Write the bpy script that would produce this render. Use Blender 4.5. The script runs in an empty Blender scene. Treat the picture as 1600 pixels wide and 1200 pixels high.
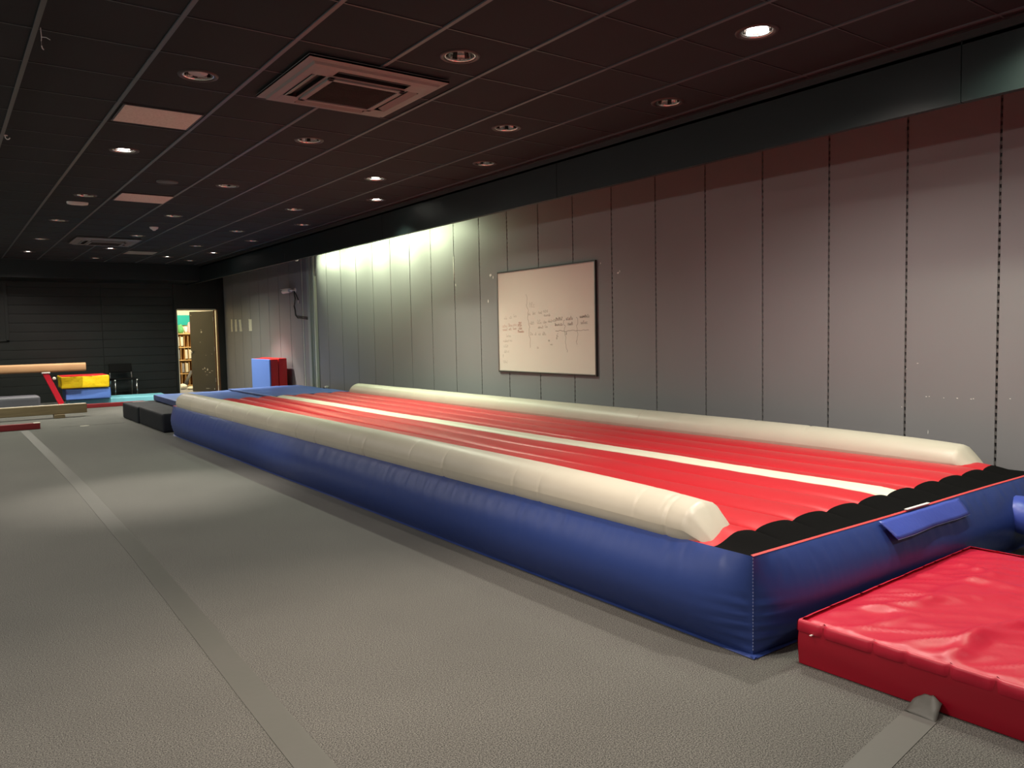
import bpy, math, random
from mathutils import Vector, Matrix, noise

sc = bpy.context.scene
col = sc.collection
random.seed(7)
PI = math.pi

# ------------------------------------------------------------------ camera, world, exposure
CAM_H = 1.30
cam = bpy.data.cameras.new('camera'); camo = bpy.data.objects.new('camera', cam); col.objects.link(camo)
cam.sensor_width = 36.0; cam.lens = 1226.71 * 36.0 / 1600.0; cam.clip_start = 0.02; cam.clip_end = 100
R_ = Vector((0.80692936, -0.59028608, -0.02067243)); U_ = Vector((0.05531401, 0.04067664, 0.9976401)); F_ = Vector((0.58805218, 0.80616856, -0.06547427))
m = Matrix((R_, U_, -F_)).transposed().to_4x4(); m.translation = Vector((0, 0, CAM_H)); camo.matrix_world = m
sc.camera = camo
w = bpy.data.worlds.new('world'); sc.world = w; w.use_nodes = True
w.node_tree.nodes['Background'].inputs[0].default_value = (0.0, 0.0, 0.0, 1)
w.node_tree.nodes['Background'].inputs[1].default_value = 0.0
sc.view_settings.view_transform = 'Standard'; sc.view_settings.look = 'None'
sc.view_settings.gamma = 1.0; sc.view_settings.use_curve_mapping = False
sc.view_settings.exposure = 0.55
sc.cycles.max_bounces = 8; sc.cycles.diffuse_bounces = 5; sc.cycles.glossy_bounces = 4
sc.cycles.use_denoising = True
sc.cycles.sample_clamp_indirect = 4.0
sc.cycles.caustics_reflective = False; sc.cycles.caustics_refractive = False

# room dimensions
WX = 5.65      # right wall
FY = 19.5      # far wall
CZ = 2.955     # ceiling
BX = 4.80      # side bulkhead face
BY = 18.35     # far bulkhead face
BZ = 2.56      # underside of bulkheads
LX = -4.2; NY = -4.0
FILL = 14.0      # each point light of the added fill battens in the left half of the hall

WARM = (1.0, 0.80, 0.66); NEUT = (1.0, 0.90, 0.80); GREEN = (0.90, 1.0, 0.76); COOL = (0.80, 1.0, 0.90)

# ------------------------------------------------------------------ helpers
def tag(o, label=None, cat=None, group=None, kind=None):
    if label: o['label'] = label
    if cat: o['category'] = cat
    if group: o['group'] = group
    if kind: o['kind'] = kind
    return o

def empty(name, loc=(0, 0, 0), rz=0.0):
    o = bpy.data.objects.new(name, None); col.objects.link(o)
    o.empty_display_size = 0.1
    o.location = loc; o.rotation_euler = (0, 0, rz)
    return o

def copy_tree(o, parent=None):
    c = o.copy(); col.objects.link(c)
    if parent is not None: c.parent = parent
    for ch in list(o.children):
        if ch.type != 'LIGHT': copy_tree(ch, c)
    return c

class MB:
    def __init__(s): s.v = []; s.f = []; s.m = []
    def add(s, vs, fs, mi=0):
        b = len(s.v); s.v += [tuple(p) for p in vs]
        s.f += [tuple(i + b for i in f) for f in fs]; s.m += [mi] * len(fs)
        return s
    def box(s, x0, x1, y0, y1, z0, z1, mi=0, M=None):
        vs = [(x, y, z) for z in (z0, z1) for y in (y0, y1) for x in (x0, x1)]
        if M is not None: vs = [tuple(M @ Vector(p)) for p in vs]
        s.add(vs, [(0, 2, 3, 1), (4, 5, 7, 6), (0, 1, 5, 4), (1, 3, 7, 5), (3, 2, 6, 7), (2, 0, 4, 6)], mi); return s
    def cyl(s, a, b, r0, r1=None, n=16, caps=True, mi=0):
        a = Vector(a); b = Vector(b); r1 = r0 if r1 is None else r1
        d = (b - a).normalized(); t = Vector((0, 0, 1)) if abs(d.z) < .9 else Vector((1, 0, 0))
        u = d.cross(t).normalized(); w_ = d.cross(u)
        vs = []
        for p, r in ((a, r0), (b, r1)):
            for i in range(n):
                t_ = 2 * PI * i / n; vs.append(p + u * (r * math.cos(t_)) + w_ * (r * math.sin(t_)))
        fs = [(i, (i + 1) % n, n + (i + 1) % n, n + i) for i in range(n)]
        if caps: fs += [tuple(range(n - 1, -1, -1)), tuple(range(n, 2 * n))]
        s.add(vs, fs, mi); return s
    def lathe(s, prof, c=(0, 0, 0), n=32, mi=0, ax='z'):
        vs = []; k = len(prof)
        for i in range(n):
            t = 2 * PI * i / n
            for r, z in prof:
                p = (r * math.cos(t), r * math.sin(t), z)
                if ax == 'y': p = (p[0], p[2], p[1])
                if ax == 'x': p = (p[2], p[0], p[1])
                vs.append((c[0] + p[0], c[1] + p[1], c[2] + p[2]))
        fs = [(i * k + j, ((i + 1) % n) * k + j, ((i + 1) % n) * k + j + 1, i * k + j + 1) for i in range(n) for j in range(k - 1)]
        s.add(vs, fs, mi); return s
    def grid(s, nu, nv, fn, mi=0, flip=False):
        vs = [fn(i, j) for i in range(nu) for j in range(nv)]
        fs = []
        for i in range(nu - 1):
            for j in range(nv - 1):
                q = (i * nv + j, (i + 1) * nv + j, (i + 1) * nv + j + 1, i * nv + j + 1)
                fs.append(q[::-1] if flip else q)
        s.add(vs, fs, mi); return s
    def path(s, pts, r, n=8, mi=0):
        pts = [Vector(p) for p in pts]; vs = []
        for i, p in enumerate(pts):
            d = (pts[min(i + 1, len(pts) - 1)] - pts[max(i - 1, 0)]).normalized()
            t = Vector((0, 0, 1)) if abs(d.z) < .9 else Vector((1, 0, 0))
            u = d.cross(t).normalized(); w_ = d.cross(u)
            for k in range(n):
                a = 2 * PI * k / n; vs.append(p + u * (r * math.cos(a)) + w_ * (r * math.sin(a)))
        fs = [(i * n + k, i * n + (k + 1) % n, (i + 1) * n + (k + 1) % n, (i + 1) * n + k) for i in range(len(pts) - 1) for k in range(n)]
        fs += [tuple(range(n - 1, -1, -1)), tuple(range((len(pts) - 1) * n, len(pts) * n))]
        s.add(vs, fs, mi); return s
    def build(s, name, mat, parent=None, smooth=False, bevel=0, seg=2, loc=None, angle=None):
        me = bpy.data.meshes.new(name); me.from_pydata(s.v, [], s.f); me.update()
        mats = mat if isinstance(mat, (list, tuple)) else [mat]
        for q in mats: me.materials.append(q)
        if len(mats) > 1: me.polygons.foreach_set('material_index', s.m)
        if smooth: me.polygons.foreach_set('use_smooth', [True] * len(me.polygons))
        o = bpy.data.objects.new(name, me); col.objects.link(o)
        if parent is not None: o.parent = parent
        if loc: o.location = loc
        if bevel:
            b = o.modifiers.new('bevel', 'BEVEL'); b.width = bevel; b.segments = seg; b.limit_method = 'ANGLE'; b.angle_limit = math.radians(35)
            me.polygons.foreach_set('use_smooth', [True] * len(me.polygons))
            wn = o.modifiers.new('wn', 'WEIGHTED_NORMAL'); wn.keep_sharp = True
        return o

def fbm(x, y, z, sc_=1.0):
    return noise.fractal(Vector((x * sc_, y * sc_, z * sc_)), 0.6, 2.0, 3)

def sstep(a, b, x):
    t = max(0.0, min(1.0, (x - a) / (b - a))); return t * t * (3 - 2 * t)

# ------------------------------------------------------------------ materials
def mat(name, c, rough=.6, metal=0.0, spec=.5, emit=None, es=0.0, bump=None, var=None, coat=0.0):
    """bump: (scale, strength, distance, (stretch)); var: (scale, dark colour, factor, low, high)"""
    m_ = bpy.data.materials.new(name); m_.use_nodes = True; nt = m_.node_tree; p = nt.nodes['Principled BSDF']
    p.inputs['Base Color'].default_value = (*c, 1); p.inputs['Roughness'].default_value = rough
    p.inputs['Metallic'].default_value = metal; p.inputs['Specular IOR Level'].default_value = spec
    if coat: p.inputs['Coat Weight'].default_value = coat; p.inputs['Coat Roughness'].default_value = .25
    if emit: p.inputs['Emission Color'].default_value = (*emit, 1); p.inputs['Emission Strength'].default_value = es
    tc = nt.nodes.new('ShaderNodeTexCoord')
    def nz(scale, stretch=(1, 1, 1), detail=4):
        mp = nt.nodes.new('ShaderNodeMapping'); mp.inputs['Scale'].default_value = stretch
        nt.links.new(tc.outputs['Object'], mp.inputs['Vector'])
        n = nt.nodes.new('ShaderNodeTexNoise'); n.inputs['Scale'].default_value = scale; n.inputs['Detail'].default_value = detail
        nt.links.new(mp.outputs['Vector'], n.inputs['Vector']); return n
    if bump:
        n = nz(bump[0], bump[3] if len(bump) > 3 else (1, 1, 1))
        b = nt.nodes.new('ShaderNodeBump'); b.inputs['Strength'].default_value = bump[1]; b.inputs['Distance'].default_value = bump[2]
        nt.links.new(n.outputs['Fac'], b.inputs['Height']); nt.links.new(b.outputs['Normal'], p.inputs['Normal'])
    if var:
        n = nz(var[0], var[5] if len(var) > 5 else (1, 1, 1), 5)
        r = nt.nodes.new('ShaderNodeValToRGB'); r.color_ramp.elements[0].position = var[3]; r.color_ramp.elements[1].position = var[4]
        r.color_ramp.elements[0].color = (*var[1], 1); r.color_ramp.elements[1].color = (*c, 1)
        mx = nt.nodes.new('ShaderNodeMix'); mx.data_type = 'RGBA'; mx.inputs[0].default_value = var[2]
        mx.inputs[6].default_value = (*c, 1)
        nt.links.new(n.outputs['Fac'], r.inputs[0]); nt.links.new(r.outputs[0], mx.inputs[7]); nt.links.new(mx.outputs[2], p.inputs['Base Color'])
    return m_

def carpet_material():
    m_ = bpy.data.materials.new('carpet'); m_.use_nodes = True; nt = m_.node_tree; p = nt.nodes['Principled BSDF']
    p.inputs['Roughness'].default_value = .95; p.inputs['Specular IOR Level'].default_value = .15
    p.inputs['Sheen Weight'].default_value = .15
    tc = nt.nodes.new('ShaderNodeTexCoord')
    n1 = nt.nodes.new('ShaderNodeTexNoise'); n1.inputs['Scale'].default_value = 215; n1.inputs['Detail'].default_value = 4; n1.inputs['Roughness'].default_value = .8
    n2 = nt.nodes.new('ShaderNodeTexNoise'); n2.inputs['Scale'].default_value = 1.3; n2.inputs['Detail'].default_value = 5
    n3 = nt.nodes.new('ShaderNodeTexVoronoi'); n3.inputs['Scale'].default_value = 22; n3.inputs['Randomness'].default_value = 1
    for n in (n1, n2, n3): nt.links.new(tc.outputs['Object'], n.inputs['Vector'])
    r = nt.nodes.new('ShaderNodeValToRGB'); e = r.color_ramp.elements
    e[0].position = .42; e[0].color = (.014, .014, .0125, 1); e[1].position = .61; e[1].color = (.212, .210, .189, 1)
    nt.links.new(n1.outputs['Fac'], r.inputs[0])
    r2 = nt.nodes.new('ShaderNodeValToRGB'); e = r2.color_ramp.elements
    e[0].position = .3; e[0].color = (.84, .84, .84, 1); e[1].position = .7; e[1].color = (1, 1, 1, 1)
    nt.links.new(n2.outputs['Fac'], r2.inputs[0])
    mx = nt.nodes.new('ShaderNodeMix'); mx.data_type = 'RGBA'; mx.blend_type = 'MULTIPLY'; mx.inputs[0].default_value = 1
    nt.links.new(r.outputs[0], mx.inputs[6]); nt.links.new(r2.outputs[0], mx.inputs[7])
    # tiny pale bits of lint
    r3 = nt.nodes.new('ShaderNodeValToRGB'); e = r3.color_ramp.elements
    e[0].position = .015; e[0].color = (1, 1, 1, 1); e[1].position = .03; e[1].color = (0, 0, 0, 1)
    nt.links.new(n3.outputs['Distance'], r3.inputs[0])
    mx2 = nt.nodes.new('ShaderNodeMix'); mx2.data_type = 'RGBA'; mx2.inputs[7].default_value = (.5, .48, .44, 1)
    ma = nt.nodes.new('ShaderNodeMath'); ma.operation = 'MULTIPLY'; ma.inputs[1].default_value = .6
    nt.links.new(r3.outputs[0], ma.inputs[0]); nt.links.new(ma.outputs[0], mx2.inputs[0]); nt.links.new(mx.outputs[2], mx2.inputs[6])
    nt.links.new(mx2.outputs[2], p.inputs['Base Color'])
    b = nt.nodes.new('ShaderNodeBump'); b.inputs['Strength'].default_value = .12; b.inputs['Distance'].default_value = .002
    nt.links.new(n1.outputs['Fac'], b.inputs['Height']); nt.links.new(b.outputs['Normal'], p.inputs['Normal'])
    return m_

M = dict(
    carpet=carpet_material(),
    tile=mat('ceiling tile', (.019, .025, .031), .85, bump=(350, .3, .002), var=(1.2, (.014, .019, .023), .7, .35, .65)),
    crossbar=mat('shaded cross bar', (.055, .058, .065), .4),  # darker than the main bars: shadow lines put into the colour
    gridbar=mat('ceiling grid paint', (.10, .115, .13), .38, spec=.5),
    bulk=mat('black bulkhead paint', (.006, .012, .013), .42, bump=(60, .1, .001)),
    trimb=mat('dark trim paint', (.04, .04, .04), .35),
    panel=mat('grey wall panel', (.253, .247, .257), .50, spec=.4, bump=(500, .12, .0006), var=(.9, (.227, .222, .231), .6, .35, .65)),
    slot=mat('slotted channel', (.13, .125, .12), .45, metal=.3),
    black=mat('black void', (.008, .008, .008), .8),
    board=mat('black wall boards', (.015, .019, .018), .36, bump=(14, .25, .002, (1, 1, 6)), var=(2.0, (.011, .014, .013), .8, .35, .65)),
    plainwall=mat('dark grey wall', (.09, .09, .09), .7),
    red=mat('red vinyl', (.53, .022, .031), .40, bump=(26, .22, .004, (1.0, .35, 1)), spec=.40),
    white=mat('white vinyl', (.74, .70, .56), .42, bump=(26, .22, .004, (1.0, .35, 1))),
    cream=mat('cream vinyl', (.56, .525, .43), .42, bump=(9, .25, .006, (1.5, 1, 1.5)), var=(3, (.49, .46, .375), .5, .3, .6)),
    blue=mat('blue vinyl', (.024, .052, .215), .40, bump=(11, .28, .006, (1, 1, .7)), spec=.45),
    blueflap=mat('blue flap vinyl', (.05, .085, .42), .38, bump=(40, .3, .003)),
    stitch=mat('pale stitching', (.22, .27, .48), .6),
    velcro=mat('black hook tape', (.005, .005, .005), .95, spec=.05, bump=(220, .8, .003)),
    piping=mat('red piping', (.70, .07, .07), .4),
    label=mat('white label strip', (.8, .78, .74), .5),
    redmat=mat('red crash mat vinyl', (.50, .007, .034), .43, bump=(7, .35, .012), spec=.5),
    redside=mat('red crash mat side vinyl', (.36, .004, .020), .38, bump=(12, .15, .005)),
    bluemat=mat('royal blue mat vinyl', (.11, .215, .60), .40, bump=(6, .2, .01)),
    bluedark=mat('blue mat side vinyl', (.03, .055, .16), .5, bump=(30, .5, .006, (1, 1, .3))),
    foam=mat('black foam block cover', (.008, .010, .016), .7, spec=.25, bump=(40, .2, .002)),
    greymat=mat('grey mat cover', (.10, .10, .12), .5, bump=(15, .2, .004)),
    tape=mat('grey floor tape', (.092, .092, .083), .55, bump=(35, .25, .002), var=(4, (.086, .088, .078), .8, .35, .65)),
    dash=mat('dark floor seam', (.05, .05, .045), .9),
    wboard=mat('whiteboard enamel', (.76, .67, .61), .30, spec=.4, var=(3, (.74, .65, .59), .4, .4, .6)),
    alu=mat('aluminium frame', (.35, .34, .33), .35, metal=.8),
    darkframe=mat('dark frame edge', (.03, .028, .028), .5),
    inkb=mat('grey marker ink', (.34, .27, .24), .7),
    inkf=mat('faded marker ink', (.46, .38, .33), .7),
    inkr=mat('red marker ink', (.62, .34, .28), .7),
    smudge=mat('wiped marker smudge', (.82, .76, .66), .3),
    chrome=mat('chrome reflector', (1.0, .96, .92), .16, metal=1.0),
    chromed=mat('dark chrome reflection', (.10, .08, .07), .15, metal=1.0),  # dark streaks reflected in the chrome, painted as facet colour
    ring=mat('dark trim ring', (.05, .035, .035), .4),
    lampoff=mat('unlit lamp glass', (.62, .58, .55), .2),
    frost=mat('frosted glass disc', (.62, .58, .60), .3),
    acplas=mat('air conditioner plastic', (.27, .25, .24), .42),
    acgrille=mat('dusty intake grille', (.075, .058, .05), .7, bump=(120, .8, .004), var=(9, (.05, .04, .036), .9, .3, .7)),
    acdark=mat('air outlet void', (.012, .010, .010), .6),
    grille=mat('perforated vent panel', (.92, .80, .74), .6, var=(60, (.74, .62, .56), .6, .35, .6)),
    palet=mat('pale ceiling tile', (.34, .31, .28), .7),
    plastw=mat('white plastic', (.84, .81, .78), .35),
    plastg=mat('grey plastic', (.10, .10, .10), .5),
    paper=mat('cream paper', (.78, .74, .60), .7),
    tan=mat('tan beam suede', (.50, .28, .14), .75, bump=(80, .15, .001), var=(2.5, (.42, .22, .10), .7, .35, .65)),
    wood=mat('pale wooden beam', (.27, .20, .11), .6, var=(3, (.20, .145, .08), .8, .35, .65, (1, 10, 10))),
    redmetal=mat('red painted metal', (.50, .012, .03), .35),
    darkred=mat('dark red suede', (.20, .008, .012), .6),
    cap=mat('pale beam end cap', (.65, .58, .48), .5),
    yellow=mat('yellow vinyl', (.85, .62, .01), .38, bump=(9, .7, .02)),
    ltblue=mat('light blue vinyl', (.11, .23, .66), .42, bump=(7, .4, .01)),
    cyan=mat('turquoise vinyl', (.24, .64, .76), .42, bump=(5, .3, .01)),
    redsoft=mat('red soft play vinyl', (.78, .03, .03), .4),
    chairblack=mat('black chair plastic', (.003, .003, .003), .7, spec=.15),
    steel=mat('chrome tube', (.75, .75, .75), .2, metal=1.0),
    conduit=mat('painted trunking', (.60, .64, .54), .4),
    conduitd=mat('grey trunking', (.34, .37, .35), .45),
    doorleaf=mat('worn dark door paint', (.046, .044, .040), .35, var=(1.5, (.04, .036, .03), .8, .3, .7), bump=(10, .2, .002)),
    brownwood=mat('brown stained jamb', (.16, .07, .03), .45, var=(4, (.10, .045, .02), .8, .3, .7, (8, 8, 1))),
    chip=mat('exposed undercoat', (.70, .66, .58), .6),
    creamwall=mat('cream store room wall', (.85, .78, .58), .7),
    teal=mat('teal board', (.01, .42, .40), .5),
    pine=mat('pine shelving', (.74, .50, .22), .5, var=(3, (.62, .38, .15), .8, .35, .65, (1, 1, 8))),
    pinedark=mat('pine shelf back', (.62, .40, .18), .6),
    green=mat('green fabric', (.12, .42, .16), .7, bump=(8, .8, .02)),
    pink=mat('pink fabric', (.80, .42, .44), .7, bump=(8, .8, .02)),
    whitebag=mat('white bag', (.80, .80, .74), .5, bump=(8, .8, .02)),
    redbit=mat('red plastic', (.70, .03, .03), .4),
    bluebit=mat('blue plastic', (.08, .14, .45), .4),
    greyfold=mat('grey folder', (.30, .30, .33), .6),
    cable=mat('black cable', (.008, .008, .008), .5),
)
def glow(name, c, s): return mat(name, (.9, .9, .9), .4, emit=c, es=s)

# ------------------------------------------------------------------ structure: floor
o = MB().box(LX, WX + .1, NY, FY + .1, -.08, 0).build('floor', M['carpet']); tag(o, kind='structure')

# ------------------------------------------------------------------ structure: ceiling with holes for downlights
GX0, GY0, GD, GDY = 1.1095, 3.718, 0.6, 0.5916
# (x, y, lit, light colour, lamp strength)
# (x, y, lit, light colour, lamp type if unlit, watts, beam degrees, blend, tilt towards the viewer in degrees)
OFF = (0, None)
LIGHTS = [
 (1.42, 5.23, 0, None, 'frost'), (1.41, 7.60, 1, NEUT, 310, 52, 1.0, -8), (1.45, 10.13, 0, None, ''), (1.43, 12.36, 0, None, ''), (1.44, 14.69, 0, None, ''), (1.43, 16.85, 1, NEUT, 160, 160, .8, 0),
 (2.62, 4.05, 0, None, ''), (2.63, 6.44, 0, None, ''), (2.64, 8.79, 0, None, ''), (2.65, 11.25, 0, None, ''), (2.66, 13.62, 0, None, ''), (2.60, 15.71, 1, NEUT, 260, 160, .8, 0), (2.65, 17.62, 0, None, ''),
 (3.81, 2.82, 1, NEUT, 170, 150, 1.0, 0), (3.82, 5.24, 0, None, 'dim'), (3.84, 7.64, 1, GREEN, 210, 150, 1.0, 0), (3.84, 9.98, 0, None, ''), (3.85, 12.41, 0, None, ''), (3.82, 14.67, 0, None, ''), (3.81, 16.83, 1, GREEN, 150, 150, 1.0, 0),
 (4.41, 4.04, 0, None, ''), (4.42, 6.43, 0, None, ''), (4.43, 8.81, 1, GREEN, 170, 110, 1.0, 0), (4.45, 11.27, 0, None, ''), (4.43, 13.52, 0, None, ''), (4.40, 15.74, 1, NEUT, 320, 78, .5, 0), (4.40, 17.46, 0, None, ''),
 # the same rows carry on above and behind the photographer
 (1.42, 2.82, 1, WARM, 215, 74, 1.0, -4), (2.63, 1.66, 1, NEUT, 115, 174, .5, 0), (4.44, 1.72, 1, GREEN, 75, 140, 1.0, 0),
 (0.22, 0.45, 1, WARM, 35, 160, .8, 0), (-0.98, 2.82, 1, NEUT, 190, 165, .8, 0), (-0.98, 7.60, 1, NEUT, 150, 165, .8, 0), (0.22, 10.13, 1, NEUT, 130, 160, .8, 0),
 (-2.18, 12.4, 1, GREEN, 130, 165, .8, 0), (0.22, 14.7, 1, GREEN, 130, 160, .8, 0), (2.63, -0.8, 1, NEUT, 50, 165, .8, 0), (4.41, -0.8, 1, NEUT, 60, 150, 1.0, 0),
]
HR = .098
def cell_of(x, y): return (math.floor((x - GX0) / GD), math.floor((y - GY0) / GDY))
xl = [GX0 + GD * k for k in range(-9, 7)]; xl = [LX] + [x for x in xl if x > LX + .05] + [BX]
yl = [GY0 + GDY * k for k in range(-13, 25)]; yl = [NY] + [y for y in yl if NY + .05 < y < BY - .05] + [BY]
mb = MB()
for i in range(len(xl) - 1):
    for j in range(len(yl) - 1):
        x0, x1, y0, y1 = xl[i], xl[i + 1], yl[j], yl[j + 1]
        hl = [L for L in LIGHTS if x0 <= L[0] < x1 and y0 <= L[1] < y1]
        if not hl:
            mb.add([(x0, y0, CZ), (x1, y0, CZ), (x1, y1, CZ), (x0, y1, CZ)], [(3, 2, 1, 0)])
        else:
            cx, cy = hl[0][0], hl[0][1]; n = 40; outer = []; inner = []
            for k in range(n):
                t = 2 * PI * k / n; c_, s_ = math.cos(t), math.sin(t)
                inner.append((cx + HR * c_, cy + HR * s_, CZ))
                tx = (x1 - cx) / c_ if c_ > 1e-6 else ((x0 - cx) / c_ if c_ < -1e-6 else 1e9)
                ty = (y1 - cy) / s_ if s_ > 1e-6 else ((y0 - cy) / s_ if s_ < -1e-6 else 1e9)
                q = min(tx, ty); outer.append((cx + q * c_, cy + q * s_, CZ))
            mb.add(outer + inner, [(n + k, n + (k + 1) % n, (k + 1) % n, k) for k in range(n)])
            for cxx, cyy in ((x0, y0), (x1, y0), (x1, y1), (x0, y1)):   # fill the corners
                ang = math.atan2(cyy - cy, cxx - cx) % (2 * PI); k = int(ang / (2 * PI / n)) % n
                a, b = outer[k], outer[(k + 1) % n]
                mb.add([a, b, (cxx, cyy, CZ)], [(2, 1, 0)])
ceiling = mb.build('ceiling', M['tile']); tag(ceiling, kind='structure')
# slab above, so no light leaks through the lamp openings
tag(MB().box(LX, WX + .1, NY, FY + .1, 3.30, 3.40).build('trim_1', M['black']), kind='structure')
mb = MB()
mc = MB()
for x in xl[1:-1]: mb.box(x - .012, x + .012, NY, BY, CZ - .008, CZ + .02)
for y in yl[1:-1]:
    for i in range(len(xl) - 1):
        a = xl[i] + (.012 if i else 0); b = xl[i + 1] - (.012 if i < len(xl) - 2 else 0)
        mc.box(a, b, y - .005, y + .005, CZ - .004, CZ + .02)
o = mb.build('ceiling_grid', M['gridbar'], ceiling); mc.build('cross_grid', M['crossbar'], ceiling)
o = MB().box(BX - .024, BX, NY, BY, CZ - .010, CZ).box(BX - .004, BX, NY, BY, CZ - .05, CZ).box(LX, BX, BY - .024, BY, CZ - .010, CZ).build('perimeter_trim', M['trimb'], ceiling)

# ------------------------------------------------------------------ structure: bulkheads
mb = MB()
seams = [NY, -1.4, 2.17, 5.8, 9.4, 13.0, 16.6, BY]
for a, b in zip(seams[:-1], seams[1:]): mb.box(BX, BX + .05, a + .003, b - .003, BZ, 3.30)
mb.box(BX + .006, BX + .045, NY, BY, BZ + .004, 3.3)
mb.box(BX, BX + .06, NY, BY, CZ - .075, CZ - .055)
o = mb.build('trim_2', M['bulk']); tag(o, kind='structure')
mb = MB().box(LX, BX + .05, BY, BY + .05, BZ + .03, 3.30)
mb.box(LX, BX + .05, BY + .05, FY, BZ + .03, BZ + .05)
mb.box(BX, BX + .05, BY, FY, BZ, 3.30)
o = mb.build('trim_3', M['bulk']); tag(o, kind='structure')
# cove roof behind the bulkhead
tag(MB().box(BX + .05, WX + .1, NY, FY, CZ + .02, CZ + .05).build('trim_4', M['bulk']), kind='structure')

# ------------------------------------------------------------------ structure: right wall, 0.61 m panels between slotted channels
joints = [2.299 + .61 * k for k in range(-11, 29)]
joints = [j for j in joints if NY < j < FY - .15]
edges = [NY] + joints + [FY]
mb = MB(); mb.box(WX + .02, WX + .1, NY, FY + .1, 0, 3.30, 1)
for a, b in zip(edges[:-1], edges[1:]):
    mb.box(WX, WX + .02, a + .0068, b - .0068, 0, CZ + .02, 0)
wall_r = mb.build('wall_right', [M['panel'], M['black']], bevel=.0015, seg=1); tag(wall_r, kind='structure')
for k, j in enumerate(joints):
    if j < .6 or j > 10.2: continue
    wide = (round((j - 2.299) / .61) % 1 == 0)
    mb = MB(); mb.box(WX + .016, WX + .02, j - .006, j - .005, .1, CZ); mb.box(WX + .016, WX + .02, j + .005, j + .006, .1, CZ)
    z = .1
    while z < CZ - .05:
        mb.box(WX + .003, WX + .005, j - .0065, j + .0065, z, z + .026); z += .050
    mb.build('slotted_channel', M['slot'], wall_r)
# scuffs and scraped paint on the panels
mb = MB()
def scuff(y, z, sy, sz, n=9, seed=0):
    rr = random.Random(seed); pts = [(WX - .0006, y + sy * (.55 + .45 * rr.random()) * math.cos(2 * PI * k / n), z + sz * (.4 + .6 * rr.random()) * math.sin(2 * PI * k / n)) for k in range(n)]
    mb.add(pts + [(WX - .0006, y, z)], [(k, (k + 1) % n, n) for k in range(n)])
for a in ((8.16, 2.02, .035, .022), (8.10, 1.99, .012, .03), (8.22, 1.70, .012, .03), (6.13, 2.005, .006, .012), (5.87, 1.885, .018, .014), (5.845, 1.90, .006, .02),
          (2.755, .785, .006, .005), (2.735, .787, .005, .004), (2.635, .782, .004, .004), (2.545, .785, .008, .004), (2.455, .784, .007, .004), (2.44, .787, .006, .005),
          (2.215, .80, .006, .004), (2.90, .98, .004, .003), (2.82, 1.02, .010, .002), (2.93, .70, .003, .006), (7.10, 2.838, .012, .007), (7.16, 2.83, .008, .005),
          (9.02, 2.18, .012, .25), (8.98, 1.95, .01, .03), (2.74, .53, .003, .02)):
    scuff(*a, seed=int(a[0] * 1000 + a[1] * 77))
mb.build('scraped_paint', M['plastw'], wall_r)

# other walls
mb = MB()
DX0, DX1, DH = 4.570, 5.430, 1.977
def wall_far_piece(x0, x1, z0, z1, y0=FY, y1=FY + .10, mi=0): mb.box(x0, x1, y0, y1, z0, z1, mi)
mb.box(LX, DX0 - .02, FY + .012, FY + .12, 0, 3.3, 1); mb.box(DX0 - .02, DX1 + .1, FY + .012, FY + .12, DH + .02, 3.3, 1); mb.box(DX1 + .06, WX + .05, FY + .012, FY + .12, 0, 3.3, 1)
z = 0.0
while z < 2.7:
    mb.box(LX, 2.98, FY, FY + .015, z + .003, z + .187); mb.box(2.986, 4.49, FY, FY + .015, z + .003, z + .187); z += .19
mb.box(4.50, DX0, FY - .006, FY + .015, 0, 2.7); mb.box(DX0, DX1 + .06, FY - .006, FY + .015, DH + .035, 2.7); mb.box(DX1 + .06, WX, FY - .006, FY + .015, 0, 2.7)
o = mb.build('wall_far', [M['board'], M['black']], bevel=.002, seg=1); tag(o, kind='structure')
tag(MB().box(LX, 1.22, FY - .05, FY, 1.345, 2.62).box(1.165, 1.225, FY - .06, FY, 1.33, 2.62).box(LX, 1.225, FY - .06, FY, 1.33, 1.36).build('trim_5', M['board'], bevel=.003), kind='structure')
tag(MB().box(LX - .1, LX, NY, FY, 0, 3.3).build('wall_left', M['plainwall']), kind='structure')
tag(MB().box(LX, WX, NY - .1, NY, 0, 3.3).build('wall_near', M['plainwall']), kind='structure')

# ------------------------------------------------------------------ store room behind the doorway
SX0, SX1, SY1 = 3.9, 6.9, 22.4
tag(MB().box(SX0, SX1, FY + .10, SY1, -.08, -.001).build('floor_store', M['greyfold']), kind='structure')
mb = MB().box(SX0 - .1, SX1 + .1, SY1, SY1 + .1, 0, 3.1).box(SX0 - .1, SX0, FY + .12, SY1, 0, 3.1).box(SX1, SX1 + .1, FY + .12, SY1, 0, 3.1).box(SX0, SX1, FY + .12, FY + .14, DH + .02, 3.1).box(SX0, DX0 - .02, FY + .12, FY + .14, 0, 3.1).box(WX, SX1, FY + .12, FY + .14, 0, 3.1)
tag(mb.build('wall_store', M['creamwall']), kind='structure')
tag(MB().box(SX0, SX1, FY + .12, SY1, 2.85, 2.95).build('ceiling_store', M['creamwall']), kind='structure')
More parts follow.
